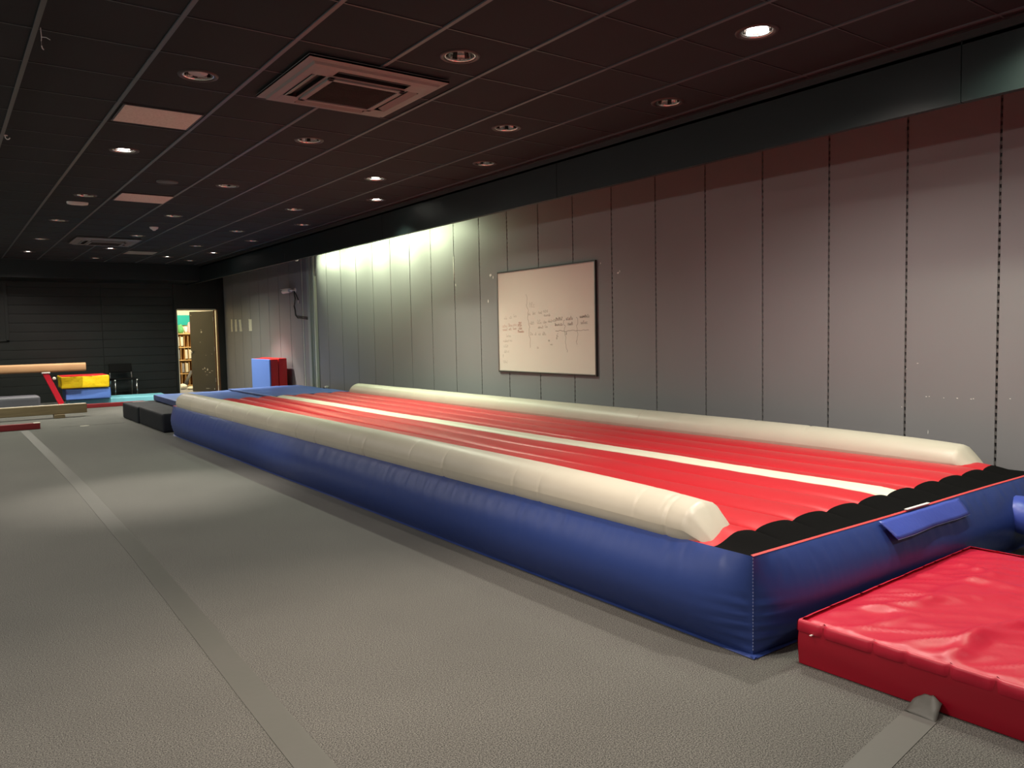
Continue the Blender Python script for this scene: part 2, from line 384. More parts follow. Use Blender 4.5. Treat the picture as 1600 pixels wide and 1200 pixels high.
# door frame and leaf
mb = MB().box(DX0 - .02, DX0, FY - .01, FY + .12, 0, DH + .02, 0).box(DX0, DX1 + .02, FY - .01, FY + .12, DH, DH + .035, 0).box(DX1 + .045, DX1 + .065, FY - .01, FY + .12, 0, DH + .02, 1)
mb.box(DX1 - .012, DX1 + .014, FY + .06, FY + .12, 0, DH, 1)
fr = mb.build('door_1', [M['creamwall'], M['brownwood']], bevel=.003); tag(fr, kind='structure')
leaf_root = empty('door_2', (DX1 - .015, FY + .10, 0), math.radians(180 - 62)); tag(leaf_root, kind='structure')
leaf_o = MB().box(0, .80, -.044, 0, .008, DH - .006).build('door_leaf', M['doorleaf'], leaf_root, bevel=.003)
MB().box(-.004, 0, -.044, 0, .01, DH - .008).build('hinge_edge', M['brownwood'], leaf_root)
for hz in (.25, 1.0, 1.72): MB().cyl((-.006, .006, hz), (-.006, .006, hz + .1), .008).build('hinge', M['alu'], leaf_root)
mb = MB().lathe([(0, .05), (.020, .048), (.028, .035), (.020, .018), (.010, .015), (.010, 0), (.024, 0)], (.74, .0, .98), 20, ax='y')
mb.build('door_knob', M['plastw'], leaf_o, smooth=True)
mb = MB()
def chip(x, z, sx, sz, seed):
    rr = random.Random(seed); n = 8
    pts = [(x + sx * (.5 + .5 * rr.random()) * math.cos(2 * PI * k / n), .0008, z + sz * (.5 + .5 * rr.random()) * math.sin(2 * PI * k / n)) for k in range(n)]
    mb.add(pts + [(x, .0008, z)], [(k, (k + 1) % n, n) for k in range(n)])
for i, a in enumerate(((.42, 1.47, .030, .034), (.43, 1.52, .014, .012), (.47, 1.22, .010, .012), (.30, .90, .01, .01), (.27, .55, .024, .04), (.36, .58, .016, .03), (.42, .56, .020, .014), (.34, .50, .020, .016),
                      (.20, .48, .05, .008), (.12, .52, .05, .005), (.75, 1.88, .012, .018), (.28, .09, .10, .006), (.30, .42, .04, .004), (.10, .93, .008, .012), (.06, .08, .012, .03))): chip(*a, i)
mb.build('paint_chip', M['chip'], leaf_o)
# pine pigeon-hole shelving
sh = empty('pigeonhole_shelf', (4.79, 22.02, 0)); tag(sh, 'pine pigeonhole shelving seen through the open doorway', 'shelf')
SW, SD, SH = .74, .34, 1.43
MB().box(0, .03, 0, SD, 0, SH).build('side_panel', M['pine'], sh, bevel=.002); MB().box(SW - .03, SW, 0, SD, 0, SH).build('side_panel', M['pine'], sh, bevel=.002)
MB().box(-.01, SW + .01, -.01, SD, SH, SH + .03).build('top', M['pine'], sh, bevel=.002)
MB().box(.03, SW - .03, SD - .01, SD, 0, SH).build('back_panel', M['pinedark'], sh)
for z in (.05, .37, .73, 1.07): MB().box(.03, SW - .03, 0, SD - .01, z, z + .025).build('shelf_board', M['pine'], sh)
for r_, z in enumerate((.075, .395, .755, 1.095)):
    for k in range(1, 7):
        MB().box(.03 + k * .0971, .04 + k * .0971, .005, SD - .01, z, z + .295 if r_ else z + .29).build('divider', M['pine'], sh)
k = 0
for (px, z) in ((.341, 1.122), (.438, 1.122), (.341, .782), (.535, .782), (.632, .782), (.438, .422), (.535, .422)):
    b = MB().box(0, .062, 0, .26, 0, .24).build('folder', [M['paper'], M['greyfold']][(k % 3) == 2], None, bevel=.002, loc=(4.79 + px - .005, 22.04, z + .001)); k += 1
    tag(b, ('pale' if k % 3 else 'grey') + ' folder beyond the doorway, in the ' + {1.122: 'top', .782: 'second', .422: 'third'}[z] + ' row of pigeonholes, ' + {.341: 'first', .438: 'second', .535: 'third', .632: 'last'}[px] + ' from the open side', 'folder', 'folders in the pigeonhole shelving')
tag(MB().box(4.60, 5.62, 22.36, 22.395, 1.68, 1.95).build('notice_board', M['teal'], bevel=.003), 'plain teal board on the store room wall above the shelving', 'board')
def lump(name, c, r, m_, sd, label, cat, par=None):
    def fn(i, j):
        th = PI * i / 15; ph = 2 * PI * j / 24
        d = Vector((math.sin(th) * math.cos(ph), math.sin(th) * math.sin(ph), math.cos(th)))
        k_ = 1 + .22 * noise.noise(d * 2.2 + Vector((sd, sd, 0)))
        z = max(d.z * r[2] * k_, -r[2] * .80)
        return (d.x * r[0] * k_, d.y * r[1] * k_, z + r[2] * .80)
    o_ = MB().grid(16, 25, fn).build(name, m_, None, smooth=True, loc=c)
    return tag(o_, label, cat)
lump('soft_toy', (5.255, 22.15, 1.46), (.075, .09, .13), M['green'], 1, 'green soft bundle on top of the pine shelving', 'toy')
lump('carrier_bag', (5.395, 22.19, 1.46), (.045, .09, .10), M['whitebag'], 2, 'white bag on top of the pine shelving', 'bag')
lump('fabric_bundle', (5.475, 22.12, 1.46), (.045, .05, .16), M['pink'], 3, 'pink fabric bundle at the end of the shelf top', 'fabric')
lump('crumpled_bag', (5.08, 21.55, 0), (.13, .16, .08), M['whitebag'], 4, 'pale crumpled bag on the store room floor', 'bag')
lump('paper_pile', (5.24, 21.2, 0), (.12, .10, .05), M['paper'], 6, 'low pile of crumpled paper on the store room floor', 'paper')
mb = MB().cyl((0, 0, .06), (.20, .06, .46), .055, .035, 16).build('holdall', M['plastg'], None, smooth=True, loc=(5.20, 21.75, 0)); tag(mb, 'dark tubular bag leaning on the shelving beyond the door', 'bag')
o = MB().lathe([(0, 0), (.05, 0), (.055, .05), (.05, .16), (.03, .2), (0, .2)], n=20).build('plastic_tub', M['bluebit'], None, smooth=True, loc=(5.40, 21.5, 0)); tag(o, 'small blue tub on the store room floor', 'tub')
o = MB().lathe([(0, 0), (.03, 0), (.045, .03), (.045, .06), (.02, .09), (0, .09)], n=20).build('red_cap', M['redbit'], None, smooth=True, loc=(5.40, 21.5, .201)); tag(o, 'red cap resting on the small blue tub', 'cap')
# lamp of the store room
t = empty('ceiling_light', (5.2, 21.0, 2.84)); tag(t, 'square light panel on the store room ceiling', 'light')
MB().box(-.3, .3, -.3, .3, -.05, .01).build('housing', M['plastw'], t, bevel=.004)
MB().box(-.27, .27, -.27, .27, -.056, -.05).build('diffuser', glow('store room diffuser', (1, .9, .68), 6), t)
ld = bpy.data.lights.new('store_lamp', 'AREA'); ld.shape = 'SQUARE'; ld.size = .5; ld.energy = 42; ld.color = (1, .90, .68)
lo = bpy.data.objects.new('store_lamp', ld); col.objects.link(lo); lo.location = (0, 0, -.065); lo.parent = t

# ------------------------------------------------------------------ downlights
def reflector_mb(n=36):
    prof = [(.092, .004), (.084, .035), (.070, .075), (.045, .105)]
    mb_ = MB()
    for k in range(n):
        t0, t1 = 2 * PI * k / n, 2 * PI * (k + 1) / n
        mi = 1 if (k * 7) % 5 in (1, 3) else 0
        vs = []
        for r, z_ in prof: vs += [(r * math.cos(t0), r * math.sin(t0), z_), (r * math.cos(t1), r * math.sin(t1), z_)]
        mb_.add(vs, [(2 * i, 2 * i + 2, 2 * i + 3, 2 * i + 1) for i in range(len(prof) - 1)], mi)
    mb_.cyl((0, 0, .105), (0, 0, .112), .046, .046, n, True, 1)
    return mb_
def ring_mb(): return MB().lathe([(.090, .012), (.092, -.002), (.098, -.007), (.110, -.008), (.120, -.004), (.122, .001)], n=40)
def inner_mb(): return MB().lathe([(.084, .010), (.084, .000), (.090, -.003), (.094, -.001)], n=40)
def lamp_mb():
    mb_ = MB()
    for s_ in (-1, 1):
        mb_.path([(.058 * s_, -.017, .055), (.005 * s_, -.017, .055)], .0085, 10)
        mb_.path([(.058 * s_, .017, .055), (.005 * s_, .017, .055)], .0085, 10)
    return mb_
def base_mb(): return MB().cyl((-.012, 0, .045), (-.012, 0, .105), .022, .026, 14).cyl((.02, 0, .06), (.02, 0, .105), .018, .018, 12)
POSNAMES = {}
lit_mat = {}
LITR = mat('lit reflector', (.8, .78, .74), .25, metal=1.0)
protos = {}
def make_dl(kind, colr=None):
    t_ = empty('ceiling_downlight')
    ring_mb().build('trim_ring', M['ring'], t_, smooth=True)
    rf_ = reflector_mb().build('reflector', [M['chrome'], M['chromed']], t_)
    inner_mb().build('reflector_rim', M['chrome'], rf_, smooth=True)
    if kind in ('off', 'dim'):
        lb_ = lamp_mb().build('lamp', M['lampoff'], t_, smooth=True); base_mb().build('lamp_base', M['plastg'], lb_, smooth=True)
    if kind == 'frost':
        MB().lathe([(0, .012), (.05, .008), (.058, .014)], n=32).build('glass_disc', M['frost'], t_, smooth=True)
    if kind == 'on':
        MB().lathe([(0, .008), (.03, .006), (.052, .016), (.058, .035), (.045, .07), (.02, .1)], n=32).build('lit_lamp', lit_mat[colr], t_, smooth=True)
    return t_
for c_, nm in ((WARM, 'warm'), (NEUT, 'neutral'), (GREEN, 'green')):
    lit_mat[c_] = glow('lit lamp ' + nm, tuple(.45 + .55 * q for q in c_), 14)
ROW = {1.4: 'row furthest from the grey wall', 2.6: 'second row from the room side', 3.8: 'third row, nearer the grey wall', 4.4: 'row along the bulkhead'}
DL = {
 (1.42, 5.23): 'downlight with a frosted glass disc, nearest in its row', (1.41, 7.60): 'glowing downlight just beyond the first pinkish vent panel',
 (1.45, 10.13): 'dim downlight just before the small white ceiling lozenge', (1.43, 12.36): 'unlit downlight beyond the small white lozenge in the leftmost row',
 (1.44, 14.69): 'faint unlit downlight before the farthest glowing lamp of the leftmost row', (1.43, 16.85): 'glowing downlight at the far left end, above the tan beam',
 (2.62, 4.05): 'large unlit chrome downlight right of the air conditioner', (2.63, 6.44): 'unlit chrome downlight just beyond the near air conditioner',
 (2.64, 8.79): 'unlit chrome downlight level with the dark ceiling disc', (2.65, 11.25): 'unlit downlight just before the smoke detector',
 (2.66, 13.62): 'unlit downlight just beyond the smoke detector', (2.60, 15.71): 'glowing downlight just beyond the far air conditioner',
 (2.65, 17.62): 'last tiny unlit downlight beyond the far air conditioner',
 (3.81, 2.82): 'brightest and nearest glowing downlight, towards the top right', (3.82, 5.24): 'small unlit downlight with a pale lamp, third row, nearest unlit',
 (3.84, 7.64): 'glowing downlight above the brightly washed part of the wall, higher of the pair', (3.84, 9.98): 'flat unlit downlight left of the lower glowing one, higher of two',
 (3.85, 12.41): 'faint unlit downlight in the third row, halfway down the hall', (3.82, 14.67): 'faint unlit downlight before the glowing one above the doorway',
 (3.81, 16.83): 'glowing downlight above the open doorway',
 (4.41, 4.04): 'unlit chrome downlight nearest the bulkhead, towards the top right', (4.42, 6.43): 'unlit chrome downlight by the bulkhead above the whiteboard',
 (4.43, 8.81): 'thin glowing downlight above the brightly washed wall, lower of the pair', (4.45, 11.27): 'unlit chrome downlight by the bulkhead beyond the lower glowing one',
 (4.43, 13.52): 'faint unlit downlight by the bulkhead before its farthest glowing one', (4.40, 15.74): 'small flat glowing downlight by the bulkhead at the far end',
 (4.40, 17.46): 'last faint downlight by the bulkhead in the far corner',
}
for Lt in LIGHTS:
    x, y, on, c_, st = Lt[:5]
    key = ('on', c_) if on else ((st or 'off'), None)
    if key not in protos:
        t = make_dl(key[0], key[1]); protos[key] = t
    else: t = copy_tree(protos[key])
    t.location = (x, y, CZ); t.rotation_euler = (0, 0, 0 if on else (x * 7 + y * 3) % 3.1)
    lab = DL.get((x, y))
    if lab is None: lab = 'glowing downlight in the ceiling above or behind the photographer'
    tag(t, lab, 'downlight', 'downlights in the tiled ceiling')
    if on:
        L = bpy.data.lights.new('downlight_beam', 'SPOT'); L.energy = Lt[4]; L.color = c_; L.spot_size = math.radians(Lt[5]); L.spot_blend = Lt[6]; L.shadow_soft_size = .04
        lo = bpy.data.objects.new('downlight_beam', L); col.objects.link(lo); lo.location = (0, 0, -.012); lo.parent = t
        lo.rotation_euler = (math.radians(Lt[7]), 0, 0)

# spotlights hidden in the cove behind the bulkhead, aimed along the wall
def cove_spot(x, y, z, aim, e, lab, ang=165):
    t_ = empty('cove_spotlight', (x, y, z)); tag(t_, lab, 'spotlight', 'spotlights behind the bulkhead')
    d = (Vector(aim) - Vector((x, y, z))).normalized()
    q = d.to_track_quat('-Z', 'Y'); Mx = q.to_matrix().to_4x4()
    mb_ = MB().lathe([(0, .10), (.03, .10), (.036, .05), (.045, 0), (.041, .0), (.0, .012)], n=20); h = mb_.build('housing', M['plastw'], t_, smooth=True); h.matrix_local = Mx
    g_ = MB().lathe([(0, .006), (.04, .006)], n=20).build('lens', lit_mat[GREEN], t_); g_.matrix_local = Mx
    MB().cyl((0, 0, .04), (0, 0, CZ + .02 - z), .008).build('stem', M['plastw'], t_)
    L = bpy.data.lights.new('cove_beam', 'SPOT'); L.energy = e; L.color = (.86, 1.0, .64); L.spot_size = math.radians(ang); L.spot_blend = .9; L.shadow_soft_size = .06
    lo_ = bpy.data.objects.new('cove_beam', L); col.objects.link(lo_); lo_.parent = t_; lo_.matrix_local = Mx @ Matrix.Translation((0, 0, -.01))
cove_spot(5.30, 13.75, 2.70, (5.66, 12.0, 2.40), 35, 'small white spotlight peeping out below the bulkhead')
for k, (y, e) in enumerate(((12.9, 26), (12.1, 46), (11.2, 58), (10.3, 50), (9.4, 26))):
    cove_spot(5.20, y, 2.80, (5.66, y - .15, 2.40), e, 'hidden spotlight behind the bulkhead above the washed wall, ' + ('farthest', 'second from the far end', 'middle one', 'second nearest', 'nearest')[k] + ' of five')

# unseen battens, added as fill light for the grey wall
for (x, y) in ((-2.7, -1.5), (-2.7, 2.5), (-2.7, 6.5), (-2.7, 10.5), (-2.7, 14.5)):
    t = empty('fill_batten', (x, y, CZ - .03)); tag(t, 'added fill batten under the ceiling of the unseen left half of the hall', 'lamp', 'added fill battens')
    MB().box(-.04, .04, -.62, .62, -.035, .03).build('housing', M['plastw'], t, bevel=.004)
    MB().cyl((0, -.6, -.06), (0, .6, -.06), .013, n=12).build('tube', lit_mat[NEUT], t)
    MB().box(-.015, .015, -.62, -.60, -.08, -.03).box(-.015, .015, .60, .62, -.08, -.03).build('tube_holder', M['plastw'], t)
    for dy in (-.35, .35):
        L = bpy.data.lights.new('fill_light', 'POINT'); L.energy = FILL; L.color = (1.0, .93, .86); L.shadow_soft_size = .05
        lo = bpy.data.objects.new('fill_light', L); col.objects.link(lo); lo.location = (0, dy, -.15); lo.parent = t
# ------------------------------------------------------------------ ceiling fittings
def cassette(name, cx, cy, lab, sz=.475):
    t_ = empty(name, (cx, cy, CZ - .014)); tag(t_, lab, 'air conditioner')
    MB().box(-sz + .02, sz - .02, -sz + .02, sz - .02, -.004, .014).build('casing', M['acdark'], t_)
    # outer fascia: square frame with a stepped inner rise
    def ringf(mb_, a, b, z0, z1):
        for k in range(4):
            c0 = [(-a, -a), (a, -a), (a, a), (-a, a)]; c1 = [(-b, -b), (b, -b), (b, b), (-b, b)]
            p, q = c0[k], c0[(k + 1) % 4]; r, s_ = c1[k], c1[(k + 1) % 4]
            mb_.add([(p[0], p[1], z0), (q[0], q[1], z0), (s_[0], s_[1], z1), (r[0], r[1], z1)], [(0, 3, 2, 1)])
    mb_ = MB(); ringf(mb_, sz, sz, -.0, -.012); mb_.box(-sz, sz, -sz, -sz + .002, -.012, .004); mb_.box(-sz, sz, sz - .002, sz, -.012, .004); mb_.box(-sz, -sz + .002, -sz, sz, -.012, .004); mb_.box(sz - .002, sz, -sz, sz, -.012, .004)
    ringf(mb_, sz, sz - .040, -.012, -.020); ringf(mb_, sz - .040, sz - .052, -.020, -.032)
    i0 = sz - .052; o1 = .372; o2 = .280   # outlet slot between o1 and o2, half length .25
    L_ = .25
    # fascia between the step and the slots
    ringf(mb_, i0, o1, -.032, -.036)
    for k in range(4):
        Mk = Matrix.Rotation(k * PI / 2, 4, 'Z')
        for (u0, u1) in ((-o1, -L_), (L_, o2)):
            vs = [Mk @ Vector(p) for p in ((u0, o2, -.036), (u1, o2, -.036), (u1, o1, -.036), (u0, o1, -.036))]
            mb_.add(vs, [(0, 3, 2, 1)][0:1] if False else [(3, 2, 1, 0)])
    ringf(mb_, o2, .262, -.036, -.040)
    fas = mb_.build('fascia', M['acplas'], t_)
    for k in range(4):
        Mk = Matrix.Rotation(k * PI / 2, 4, 'Z')
        v_ = MB().box(-L_, L_, o2, o1, -.012, -.008, 0, Mk); v_.box(-L_, L_, o2 - .002, o2, -.036, -.008, 0, Mk); v_.box(-L_, L_, o1, o1 + .002, -.036, -.008, 0, Mk)
        sl = v_.build('outlet_slot', M['acdark'], t_)
        Ml = Mk @ Matrix.Translation((0, (o1 + o2) / 2 + .018, -.030)) @ Matrix.Rotation(math.radians(-24), 4, 'X')
        MB().box(-L_ + .004, L_ - .004, -.024, .024, -.0015, .0015, 0, Ml).build('louvre', M['acplas'], sl)
    mb_ = MB()
    for k in range(4):
        Mk = Matrix.Rotation(k * PI / 2, 4, 'Z'); mb_.box(-.262, .262, .226, .262, -.052, -.038, 0, Mk)
    gf = mb_.build('grille_frame', M['acplas'], t_, bevel=.003)
    mb_ = MB().box(-.228, .228, -.228, .228, -.042, -.038)
    for k in range(18): mb_.box(-.226, .226, -.222 + k * .0253, -.216 + k * .0253, -.048, -.042)
    mb_.build('intake_grille', M['acgrille'], gf)
    return t_
cassette('air_conditioner', 2.315, 4.925,  'large square ceiling air conditioner with a dusty intake grille, nearest')
t = cassette('air_conditioner', 2.33, 14.50, 'distant square ceiling air conditioner seen edge on, beyond the smoke detector')

def panel(name, x0, x1, y0, y1, m_, lab, cat, dz=.012, holes=False):
    t_ = empty(name, ((x0 + x1) / 2, (y0 + y1) / 2, CZ)); tag(t_, lab, cat)
    a, b = (x1 - x0) / 2, (y1 - y0) / 2
    MB().box(-a, a, -b, b, -dz, -.001).build('face', m_, t_, bevel=.002)
    f_ = MB()
    for s_ in (-1, 1): f_.box(-a - .012, a + .012, s_ * b - .006 + s_ * .008, s_ * b + .006 + s_ * .008, -.010, .004); f_.box(s_ * a - .006 + s_ * .008, s_ * a + .006 + s_ * .008, -b, b, -.010, .004)
    f_.build('frame', M['ring'], t_)
panel('vent_panel', 1.155, 1.672, 6.105, 6.580, M['grille'], 'pinkish perforated vent panel nearest, above the first glowing lamp', 'vent')
panel('vent_panel', 1.765, 2.305, 9.735, 10.265, M['grille'], 'pinkish perforated vent panel farther down the ceiling', 'vent')
panel('vent_panel', 2.945, 3.455, 15.93, 16.48, M['palet'], 'pale grey panel in the farthest part of the ceiling', 'vent')
t = empty('ceiling_speaker', (2.045, 8.87, CZ)); tag(t, 'round dark speaker disc set in the ceiling', 'speaker')
MB().lathe([(.105, 0), (.105, -.008), (.098, -.014), (.090, -.010)], n=36).build('rim', M['plastg'], t, smooth=True)
MB().lathe([(0, -.012), (.06, -.012), (.092, -.008)], n=36).build('grille', M['ring'], t, smooth=True)
t = empty('smoke_detector', (2.67, 12.52, CZ)); tag(t, 'cream smoke detector bulging from the ceiling', 'smoke detector')
MB().lathe([(0, -.012), (.058, -.012), (.062, 0)], n=28).build('base', M['plastw'], t, smooth=True)
MB().lathe([(0, -.052), (.018, -.050), (.030, -.036), (.052, -.026), (.056, -.012)], n=28).build('sensor_head', M['plastw'], t, smooth=True)
t = empty('emergency_light', (1.442, 10.68, CZ)); tag(t, 'small white lozenge shaped emergency fitting on the ceiling', 'light fitting')
def lz(i, j):
    a = 2 * PI * i / 32; rr = [0, .6, .95, 1.0, 1.0][j]; zz = [-.035, -.034, -.026, -.012, 0][j]
    c_, s_ = math.cos(a), math.sin(a)
    return (.115 * rr * math.copysign(abs(c_) ** .5, c_), .045 * rr * math.copysign(abs(s_) ** .5, s_), zz)
MB().grid(33, 5, lz).build('cover', M['plastw'], t, smooth=True)
# hanging wire loops on the leftmost ceiling bar
t = empty('hanging_wire', (.53, 4.86, CZ)); tag(t, 'thin pale twisted wire hanging from the ceiling, top left', 'wire')
MB().path([(0, 0, -.008), (0, -.006, -.03), (.002, 0, -.055), (0, .003, -.075)], .0022, 6).path([(0, 0, -.055), (.02, -.03, -.063), (.035, -.05, -.078)], .0018, 6).path([(0, .0, -.10), (.004, .004, -.112), (.010, .004, -.118)], .003, 6).path([(0, .003, -.075), (0, 0, -.10)], .0006, 5).build('wire', M['plastw'], t)
t = empty('ceiling_hook', (.53, 7.52, CZ)); tag(t, 'small pale hook on the ceiling near the left edge', 'hook')
MB().lathe([(.0, -.004), (.018, -.004), (.018, 0)], n=16).path([(0, 0, -.004), (0, 0, -.02), (.01, -.01, -.034), (.022, -.02, -.034), (.03, -.028, -.024)], .004, 8).build('hook', M['plastw'], t, smooth=True)

# ------------------------------------------------------------------ inflatable tumbling track
TX0, TX1, TY0, TY1, TZ = 2.530, 5.225, 1.893, 11.28, .405
trk = empty('inflatable_track', ((TX0 + TX1) / 2, (TY0 + TY1) / 2, 0)); tag(trk, 'long inflatable tumbling track, red top, blue sides and cream side bolsters', 'inflatable')
TL = trk.location.copy()
def T(p): return (p[0] - TL.x, p[1] - TL.y, p[2] - TL.z)
NR = 10; RW = (TX1 - TX0) / NR
def top_z(x, y):
    ex = sstep(0, .16, min(x - TX0, TX1 - x)); ey = sstep(0, .16, y - TY0) * sstep(0, .25, TY1 - y)
    u = ((x - TX0) / RW) % 1.0
    k = math.sqrt(max(0.0, 1 - (2 * u - 1) ** 2))
    ridge = .033 * k * (1 + .12 * noise.noise(Vector((math.floor((x - TX0) / RW) * 3.1, y * .9, 0))))
    wr = .0022 * noise.noise(Vector((x * 3, y * 9, 1.5))) * k
    far = .02 * sstep(5, 11, y)
    return TZ + ex * ey * (.014 + ridge * (.30 + .70 * sstep(.02, .30, y - TY0)) + wr + far) + .004 * noise.noise(Vector((x, y * .6, 3)))
def frange(a, b, n): return [a + (b - a) * i / n for i in range(n + 1)]
def top_piece(name, x0, x1, y0, y1, m_):
    xs = sorted(set([round(x, 5) for x in frange(x0, x1, max(2, int((x1 - x0) / RW * 14)))] + [round(TX0 + RW * k, 5) for k in range(NR + 1) if x0 <= TX0 + RW * k <= x1]))
    ys = []; y = y0
    while y < y1 - .01: ys.append(y); y += .03 if y < 3.2 else (.06 if y < 6 else .1)
    ys.append(y1)
    return MB().grid(len(xs), len(ys), lambda i, j: T((xs[i], ys[j], top_z(xs[i], ys[j])))).build(name, m_, trk, smooth=True)
YB = 2.085
SX, SXE = 3.775, 3.975
mbt = None
def top_multi(name, ranges, y0, y1, m_):
    mb_ = MB()
    for x0, x1 in ranges:
        xs = sorted(set([round(x, 5) for x in frange(x0, x1, max(2, int((x1 - x0) / RW * 14)))] + [round(TX0 + RW * k, 5) for k in range(NR + 1) if x0 <= TX0 + RW * k <= x1]))
        ys = []; y = y0
        while y < y1 - .01: ys.append(y); y += .03 if y < 3.2 else (.06 if y < 6 else .1)
        ys.append(y1)
        mb_.grid(len(xs), len(ys), lambda i, j: T((xs[i], ys[j], top_z(xs[i], ys[j]))))
    return mb_.build(name, m_, trk, smooth=True)
top_multi('tumbling_surface', [(TX0, SX), (SXE, TX1)], YB, TY1, M['red'])
top_multi('centre_stripe', [(SX, SXE)], YB, TY1, M['white'])
top_multi('hook_tape_strip', [(TX0 + .001, TX1 - .001)], TY0 + .010, YB, M['velcro'])
mb = MB()
xs_ = frange(TX0 - .002, TX1 + .002, 80)
mb.grid(len(xs_), 3, lambda i, j: T((xs_[i], [TY0 - .002, TY0 + .003, TY0 + .009][j], [TZ + .001, TZ + .004, TZ + .005][j] + top_z(min(max(xs_[i], TX0 + .001), TX1 - .001), TY0 + .004) - TZ)))
mb.build('piping', M['piping'], trk, smooth=True)
# bulging blue side walls
B = .086
NP = 30
def bulge(s): return math.sin(PI * s) ** .85
def side_wall(name, p0, p1, nrm, fine):
    p0 = Vector(p0); p1 = Vector(p1); nrm = Vector(nrm); L_ = (p1 - p0).length
    ds = []; d = 0.0
    while d < L_ - .005:
        ds.append(d); e = min(d, L_ - d); near = d if nrm.x < 0 else L_ - d
        d += .010 if e < .35 else (.014 if near < 3.2 else .035)
    ds.append(L_)
    def fn(i, j):
        d = ds[i]; s = j / NP; e = min(d, L_ - d)
        b = B * (1 - math.exp(-e / .10)) * (1.0 if e > .0005 else 0)
        q = p0 + (p1 - p0) * (d / L_)
        z = TZ * (1 - s)
        off = b * bulge(s)
        pk = noise.noise(Vector((d * 15, s * 1.5, 4.0 + nrm.x))) + .7 * noise.noise(Vector((d * 38, s * 2.5, 1.0 + nrm.x)))      # puckers under the top seam
        off += .012 * pk * math.exp(-s * TZ / .07) * min(1, s * 8) * (1 - math.exp(-e / .15))
        off += .004 * noise.noise(Vector((d * 14, s, 9.0))) * math.exp(-(1 - s) * TZ / .05) * min(1, (1 - s) * 8)
        fold = math.sin(s * 56 + 2.2 * noise.noise(Vector((s * 5, e * 5, 2.0)))) * math.exp(-e / .085) * min(1, e / .03)   # gathers at the corner seam
        off += .0085 * fold * sstep(.30, .6, s) * sstep(0, .08, 1 - s)
        off += .005 * noise.noise(Vector((d * 1.2, s * 2, 0)))* bulge(s)
        v = q + nrm * off; zz = z + .004 * noise.noise(Vector((d, 0, 3))) * (1 - s) * 0
        if j == 0: zz = top_edge(q)
        return T((v.x, v.y, max(zz, 0.0015)))
    return fn, len(ds)
def top_edge(q):
    x = min(max(q.x, TX0), TX1); y = min(max(q.y, TY0), TY1); return top_z(x, y)
mb = MB()
for p0, p1, nr, fl in (((TX0, TY0), (TX0, TY1), (-1, 0), True), ((TX1, TY0), (TX0, TY0), (0, -1), True), ((TX0, TY1), (TX1, TY1), (0, 1), True), ((TX1, TY1), (TX1, TY0), (1, 0), True)):
    fn, n = side_wall('x', (*p0, 0), (*p1, 0), (*nr, 0), True)
    mb.grid(n, NP + 1, fn, flip=True)
mb.add([T((TX0, TY0, .0015)), T((TX1, TY0, .0015)), T((TX1, TY1, .0015)), T((TX0, TY1, .0015))], [(3, 2, 1, 0)])
mb.build('side_walls', M['blue'], trk, smooth=True)
# welded hem lying on the floor
mb = MB()
def hem(p0, p1, nr):
    p0 = Vector(p0); p1 = Vector(p1); nr = Vector(nr); n = int((p1 - p0).length / .05)
    def fn(i, j):
        q = p0 + (p1 - p0) * (i / n); wv = .5 + .5 * noise.noise(Vector((q.x * 3, q.y * 3, 7)))
        o_ = (0, .010 + .005 * wv, .016 + .008 * wv)[j]; z_ = (.012, .008 + .003 * wv, .002 + .004 * wv)[j]
        v = q + nr * o_; return T((v.x, v.y, z_))
    mb.grid(n + 1, 3, fn, flip=True)
hem((TX0, TY0 - .02, 0), (TX0, TY1, 0), (-1, 0, 0)); hem((TX1, TY0, 0), (TX0 - .02, TY0, 0), (0, -1, 0))
mb.build('bottom_hem', M['blue'], trk, smooth=True)
# corner stitching
mb = MB(); z = .03
while z < TZ - .01: mb.box(-.0013, .0013, -.0013, .0013, z, z + .006, 0, Matrix.Translation(T((TX0 - .002, TY0 - .002, 0)))); z += .0135
mb.build('corner_stitching', M['stitch'], trk)
